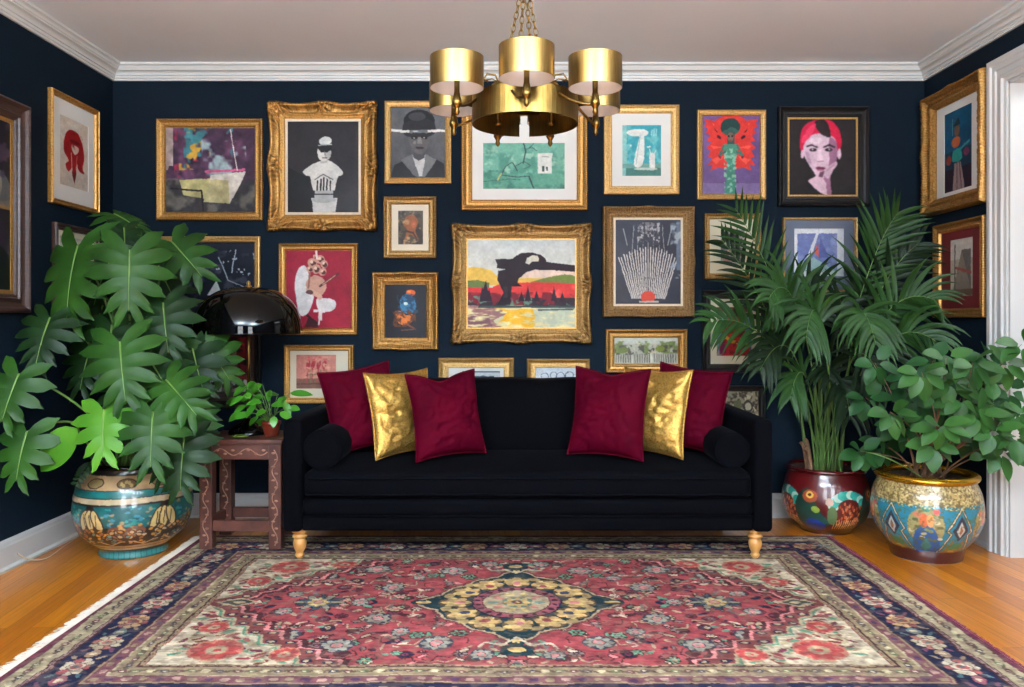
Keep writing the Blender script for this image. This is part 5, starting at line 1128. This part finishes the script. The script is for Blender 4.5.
# ---- palm -----------------------------------------------------------------
plm = thing('potted_palm', 'tall feathery palm in a dark red glazed planter right of the sofa', 'potted plant', (1.690, 4.335, 0))
hp = .335
planter(plm, [(.190, hp), (.197, hp*.92), (.212, hp*.78), (.225, hp*.58), (.222, hp*.42), (.198, hp*.22), (.150, hp*.08), (.135, hp*.03), (.133, 0)], p_red, phase=-38)
mr = mat('dark_red_glaze', (84, 12, 14), (70, 10, 12), rough=.2, Coat_Weight=.8); M['redglaze'] = mr
rim_soil(plm, .196, hp, .016, mr, .18)
pp = Vector((1.690, 4.335, .30)); rs = random.Random(8)
for k in range(15):
    a = rs.uniform(0, 2*PI); r = rs.uniform(.02, .13); x, y = pp.x+r*math.cos(a), pp.y+r*math.sin(a)*.8; H_ = rs.uniform(.35, .62); stub = k % 3 == 0
    bm = bmesh.new(); top = Vector((x+(x-pp.x)*.5, min(4.5, y+(y-pp.y)*.3), .29+(H_ if not stub else rs.uniform(.12, .2))))
    tube(bm, bez((x, y, .27), ((x+top.x)/2, y, .5), top, 8), [(.014 if stub else .010)*(1-.04*i) for i in range(9)], 8); addw('cane', bm, M['bark'] if stub else M['cane'], plm)
def frond(ctrl, tip, Yc, Yt, n=24, LL=.27, start=.35, m='palm', gravity=.5, spread=.9, sx=None):
    bx = sx if sx is not None else rs.uniform(-.09, .09); base = pp+Vector((bx, rs.uniform(-.08, .05), .02))
    ax = bez(base, P(ctrl[0], ctrl[1], Yc), P(tip[0], tip[1], Yt), 40); ax = [clampv(q, .05) for q in ax]
    bm = bmesh.new(); tube(bm, ax, [.0055*(1-.8*i/40) for i in range(41)], 6)
    nf = len(bm.faces)
    for i in range(n):
        u = start+(1-start)*(i+.5)/n; k = u*40; i0 = min(39, int(k)); p = ax[i0].lerp(ax[i0+1], k-i0); d = (ax[min(40, i0+1)]-ax[max(0, i0-1)]).normalized()
        side = d.cross(Vector((0, -1, .25))).normalized(); uu = (u-start)/(1-start); L = LL*(.55+.9*math.sin(PI*(.15+.8*uu)))*.75*rs.uniform(.85, 1.12); wd = .0075*rs.uniform(.8, 1.25)*(1 if uu < .8 else .8)
        for s in (-1, 1):
            dr = (d*(.45+.7*uu)+side*s*spread+Vector((0, rs.uniform(-.35, .25), rs.uniform(-.1, .15)))).normalized(); pts = []; q = p.copy(); v_ = dr.copy(); N = 6
            for j in range(N+1):
                pts.append(q.copy()); q = q+v_*(L/N); v_ = (v_+Vector((0, -.01, -gravity/N*(1+.6*j/N)))).normalized()
            nn = Vector((.15*s, -1, .4)); prev = None
            for j, q in enumerate(pts):
                w_ = wd*(1, 1.6, 1.7, 1.5, 1.15, .6, .05)[j]; dd = (pts[min(N, j+1)]-pts[max(0, j-1)]).normalized(); sd = dd.cross(nn).normalized(); up = sd.cross(dd)
                row = [bm.verts.new(clampv(q-sd*w_, .03)), bm.verts.new(clampv(q-up*w_*.4, .03)), bm.verts.new(clampv(q+sd*w_, .03))]
                if prev: bm.faces.new((prev[0], prev[1], row[1], row[0])); bm.faces.new((prev[1], prev[2], row[2], row[1]))
                prev = row
    bm.faces.ensure_lookup_table()
    for f in bm.faces[:nf]: f.material_index = 1
    addw('frond', bm, [M[m], M['cane']], plm)
FR = [((790, 290), (735, 208), 4.3, 4.15, 22, .23, .45, 'palm', .25, .7), ((780, 310), (722, 240), 4.3, 4.2, 20, .22, .45, 'palm2', .4, .7), ((775, 300), (708, 322), 4.2, 4.0, 20, .22, .45, 'palm', .9, .8),
 ((860, 262), (897, 214), 4.3, 4.15, 22, .25, .5, 'palm', .4, .7), ((866, 280), (918, 244), 4.3, 4.2, 22, .24, .45, 'palm2', .6, .7),
 ((870, 270), (935, 300), 4.2, 4.0, 22, .25, .45, 'palm', .9, .8), ((800, 240), (768, 300), 4.1, 3.8, 22, .25, .45, 'palm', 1.1, .9), ((818, 240), (806, 340), 4.0, 3.75, 22, .26, .5, 'palm', 1.3, .9), ((852, 245), (876, 345), 4.1, 3.8, 22, .26, .5, 'palm', 1.2, .9),
 ((880, 290), (940, 345), 4.1, 3.85, 20, .24, .45, 'palm', 1.4, .8), ((845, 280), (890, 400), 4.1, 3.8, 20, .24, .5, 'palm2', 1.2, .9), ((800, 290), (760, 370), 4.2, 4.0, 18, .22, .5, 'palm2', 1.2, .8), ((835, 255), (845, 320), 4.3, 4.3, 20, .28, .45, 'palm2', .9, .9),
 ((820, 260), (800, 300), 4.4, 4.4, 20, .28, .45, 'palm2', .9, .9), ((860, 260), (880, 300), 4.4, 4.4, 20, .28, .45, 'palm2', .9, .9), ((840, 320), (850, 420), 4.2, 4.0, 16, .22, .5, 'palm2', 1.2, .8), ((805, 320), (790, 400), 4.2, 4.05, 14, .22, .55, 'palm', 1.2, .7), ((850, 340), (900, 330), 4.3, 4.3, 18, .24, .45, 'palm2', .9, .8), ((825, 330), (830, 380), 4.3, 4.1, 16, .22, .5, 'palm2', 1.2, .9)]
for f in FR: frond(f[0], f[1], f[2], f[3], int(f[4]*.72), f[5], f[6], f[7], f[8], f[9])
# ---- broad leaf bush ------------------------------------------------------
bsh = thing('potted_bush', 'leafy green shrub with oval leaves in a gold rimmed turquoise planter by the doorway', 'potted plant', (1.985, 3.86, 0))
hb = .385
planter(bsh, [(.205, hb), (.216, hb*.93), (.236, hb*.80), (.246, hb*.62), (.240, hb*.45), (.215, hb*.30), (.185, hb*.19), (.168, hb*.16), (.164, hb*.08), (.156, 0)], p_gold, phase=-27)
gr_ = mat('gold_lustre_rim', (196, 146, 40), (176, 126, 30), rough=.25, metal=.8); M['goldrim'] = gr_
rim_soil(bsh, .206, hb, .025, gr_, .19)
pb = Vector((1.985, 3.86, .345)); rs = random.Random(12)
CL = [(455, 190, 3.55), (350, 250, 3.5), (570, 210, 3.5), (425, 480, 3.45), (590, 430, 3.5), (150, 210, 3.75), (215, 420, 3.6), (400, 560, 3.5), (700, 210, 3.55), (650, 500, 3.5), (745, 520, 3.5), (110, 360, 3.8), (660, 390, 3.55), (340, 380, 3.75),
 (90, 590, 3.8), (750, 420, 3.55), (520, 360, 3.6), (290, 320, 3.75), (480, 290, 3.6), (780, 130, 3.5), (600, 300, 3.65), (440, 400, 3.8), (560, 520, 3.8), (720, 330, 3.7), (260, 480, 3.8), (620, 170, 3.8), (400, 200, 3.8), (180, 560, 3.9), (690, 590, 3.6)]
for i, (x, y, Y) in enumerate(CL):
    c0 = P(840+x/4.293, 320+y/4.293-6, Y); root = pb+Vector((rs.uniform(-.08, .08), rs.uniform(-.06, .06), 0))
    bm = bmesh.new(); ctl = (root*.5+c0*.5)+Vector(((root.x-c0.x)*.15+rs.uniform(-.03, .03), rs.uniform(-.03, .03), .06)); ax = bez(root, ctl, c0, 12)
    tube(bm, ax, [(.0075 if i % 3 == 0 else .0048)*(1-.065*k) for k in range(13)], 6); br_ = addw('branch', bm, M['bark'], bsh)
    bm = bmesh.new(); n = rs.choice((5, 6, 6, 7)); ph = rs.uniform(0, 6.28)
    for k in range(n):
        a = ph+2*PI*k/n+rs.uniform(-.3, .3); d = Vector((math.cos(a), rs.uniform(-.7, .1), math.sin(a)*.8-.35)); st = c0+d.normalized()*.02
        oval_leaf(bm, st, d, Vector((rs.uniform(-.4, .4), -.8, .8)), rs.uniform(.085, .115), rs.uniform(.055, .07), .25, .15, 6)
    for k in (9, 10):
        d = Vector((rs.uniform(-1, 1), -.3, rs.uniform(-.5, .5))); oval_leaf(bm, ax[k], d, Vector((0, -.8, .8)), rs.uniform(.06, .09), .05, .2, .1, 6)
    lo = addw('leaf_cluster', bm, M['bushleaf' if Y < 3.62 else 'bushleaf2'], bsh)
bm = bmesh.new(); tube(bm, bez(pb+Vector((-.05, -.1, .03)), P(890, 455, 3.7), P(866, 452, 3.8), 10), .003, 6); addw('branch', bm, M['cane'], bsh)
# ---- small plant on the side table ------------------------------------
sp_ = thing('potted_trailing_plant', 'small bright green leafy plant in a red brown pot on the side table', 'potted plant', (-1.205, 4.03, TH))
bm = bmesh.new(); rows = lathe(bm, [(.030, 0), (.034, .01), (.043, .055), (.045, .058), (.048, .060), (.048, .074), (.043, .076), (.040, .066), (.002, .064)], 32); cap(bm, rows[0][::-1]); obj('pot', bm, M['terracotta'], sp_, smooth=True)
bm = bmesh.new(); bmesh.ops.create_circle(bm, cap_ends=True, radius=.040, segments=24)
for v_ in bm.verts: v_.co.z = .067
obj('soil', bm, M['soil'], sp_)
rs = random.Random(4); c0 = Vector((-1.205, 4.03, TH+.06)); bms = bmesh.new(); bml = bmesh.new()
TG = [(246, 386), (255, 382), (262, 384), (270, 390), (278, 394), (284, 402), (244, 396), (252, 394), (264, 396), (272, 404), (280, 412), (246, 406), (256, 404), (266, 410), (250, 414), (242, 412), (274, 416), (260, 390), (288, 408), (238, 400), (258, 416), (268, 420), (262, 402), (284, 396)]
for (x, y) in TG:
    Y = rs.uniform(3.88, 4.12); e = P(x, y, Y); tube(bms, bez(c0+Vector((rs.uniform(-.02, .02), rs.uniform(-.02, .02), 0)), (c0+e)/2+Vector((0, 0, .04)), e, 7), .0018, 5)
    d = Vector((e.x-c0.x+rs.uniform(-.08, .08), -.05, rs.uniform(-.10, .02))); oval_leaf(bml, e, d, Vector((rs.uniform(-.3, .3), -.8, .9)), rs.uniform(.055, .08), rs.uniform(.036, .05), .25, .15, 6)
e = P(290, 393, 3.98); tube(bms, bez(c0, (c0+e)/2+Vector((0, 0, .05)), e, 7), .0018, 5); oval_leaf(bml, e, Vector((1, -.1, .0)), Vector((0, -.75, .9)), .115, .045, .12, .1, 8)
addw('stems', bms, M['cane'], sp_); addw('foliage', bml, M['pothos'], sp_)
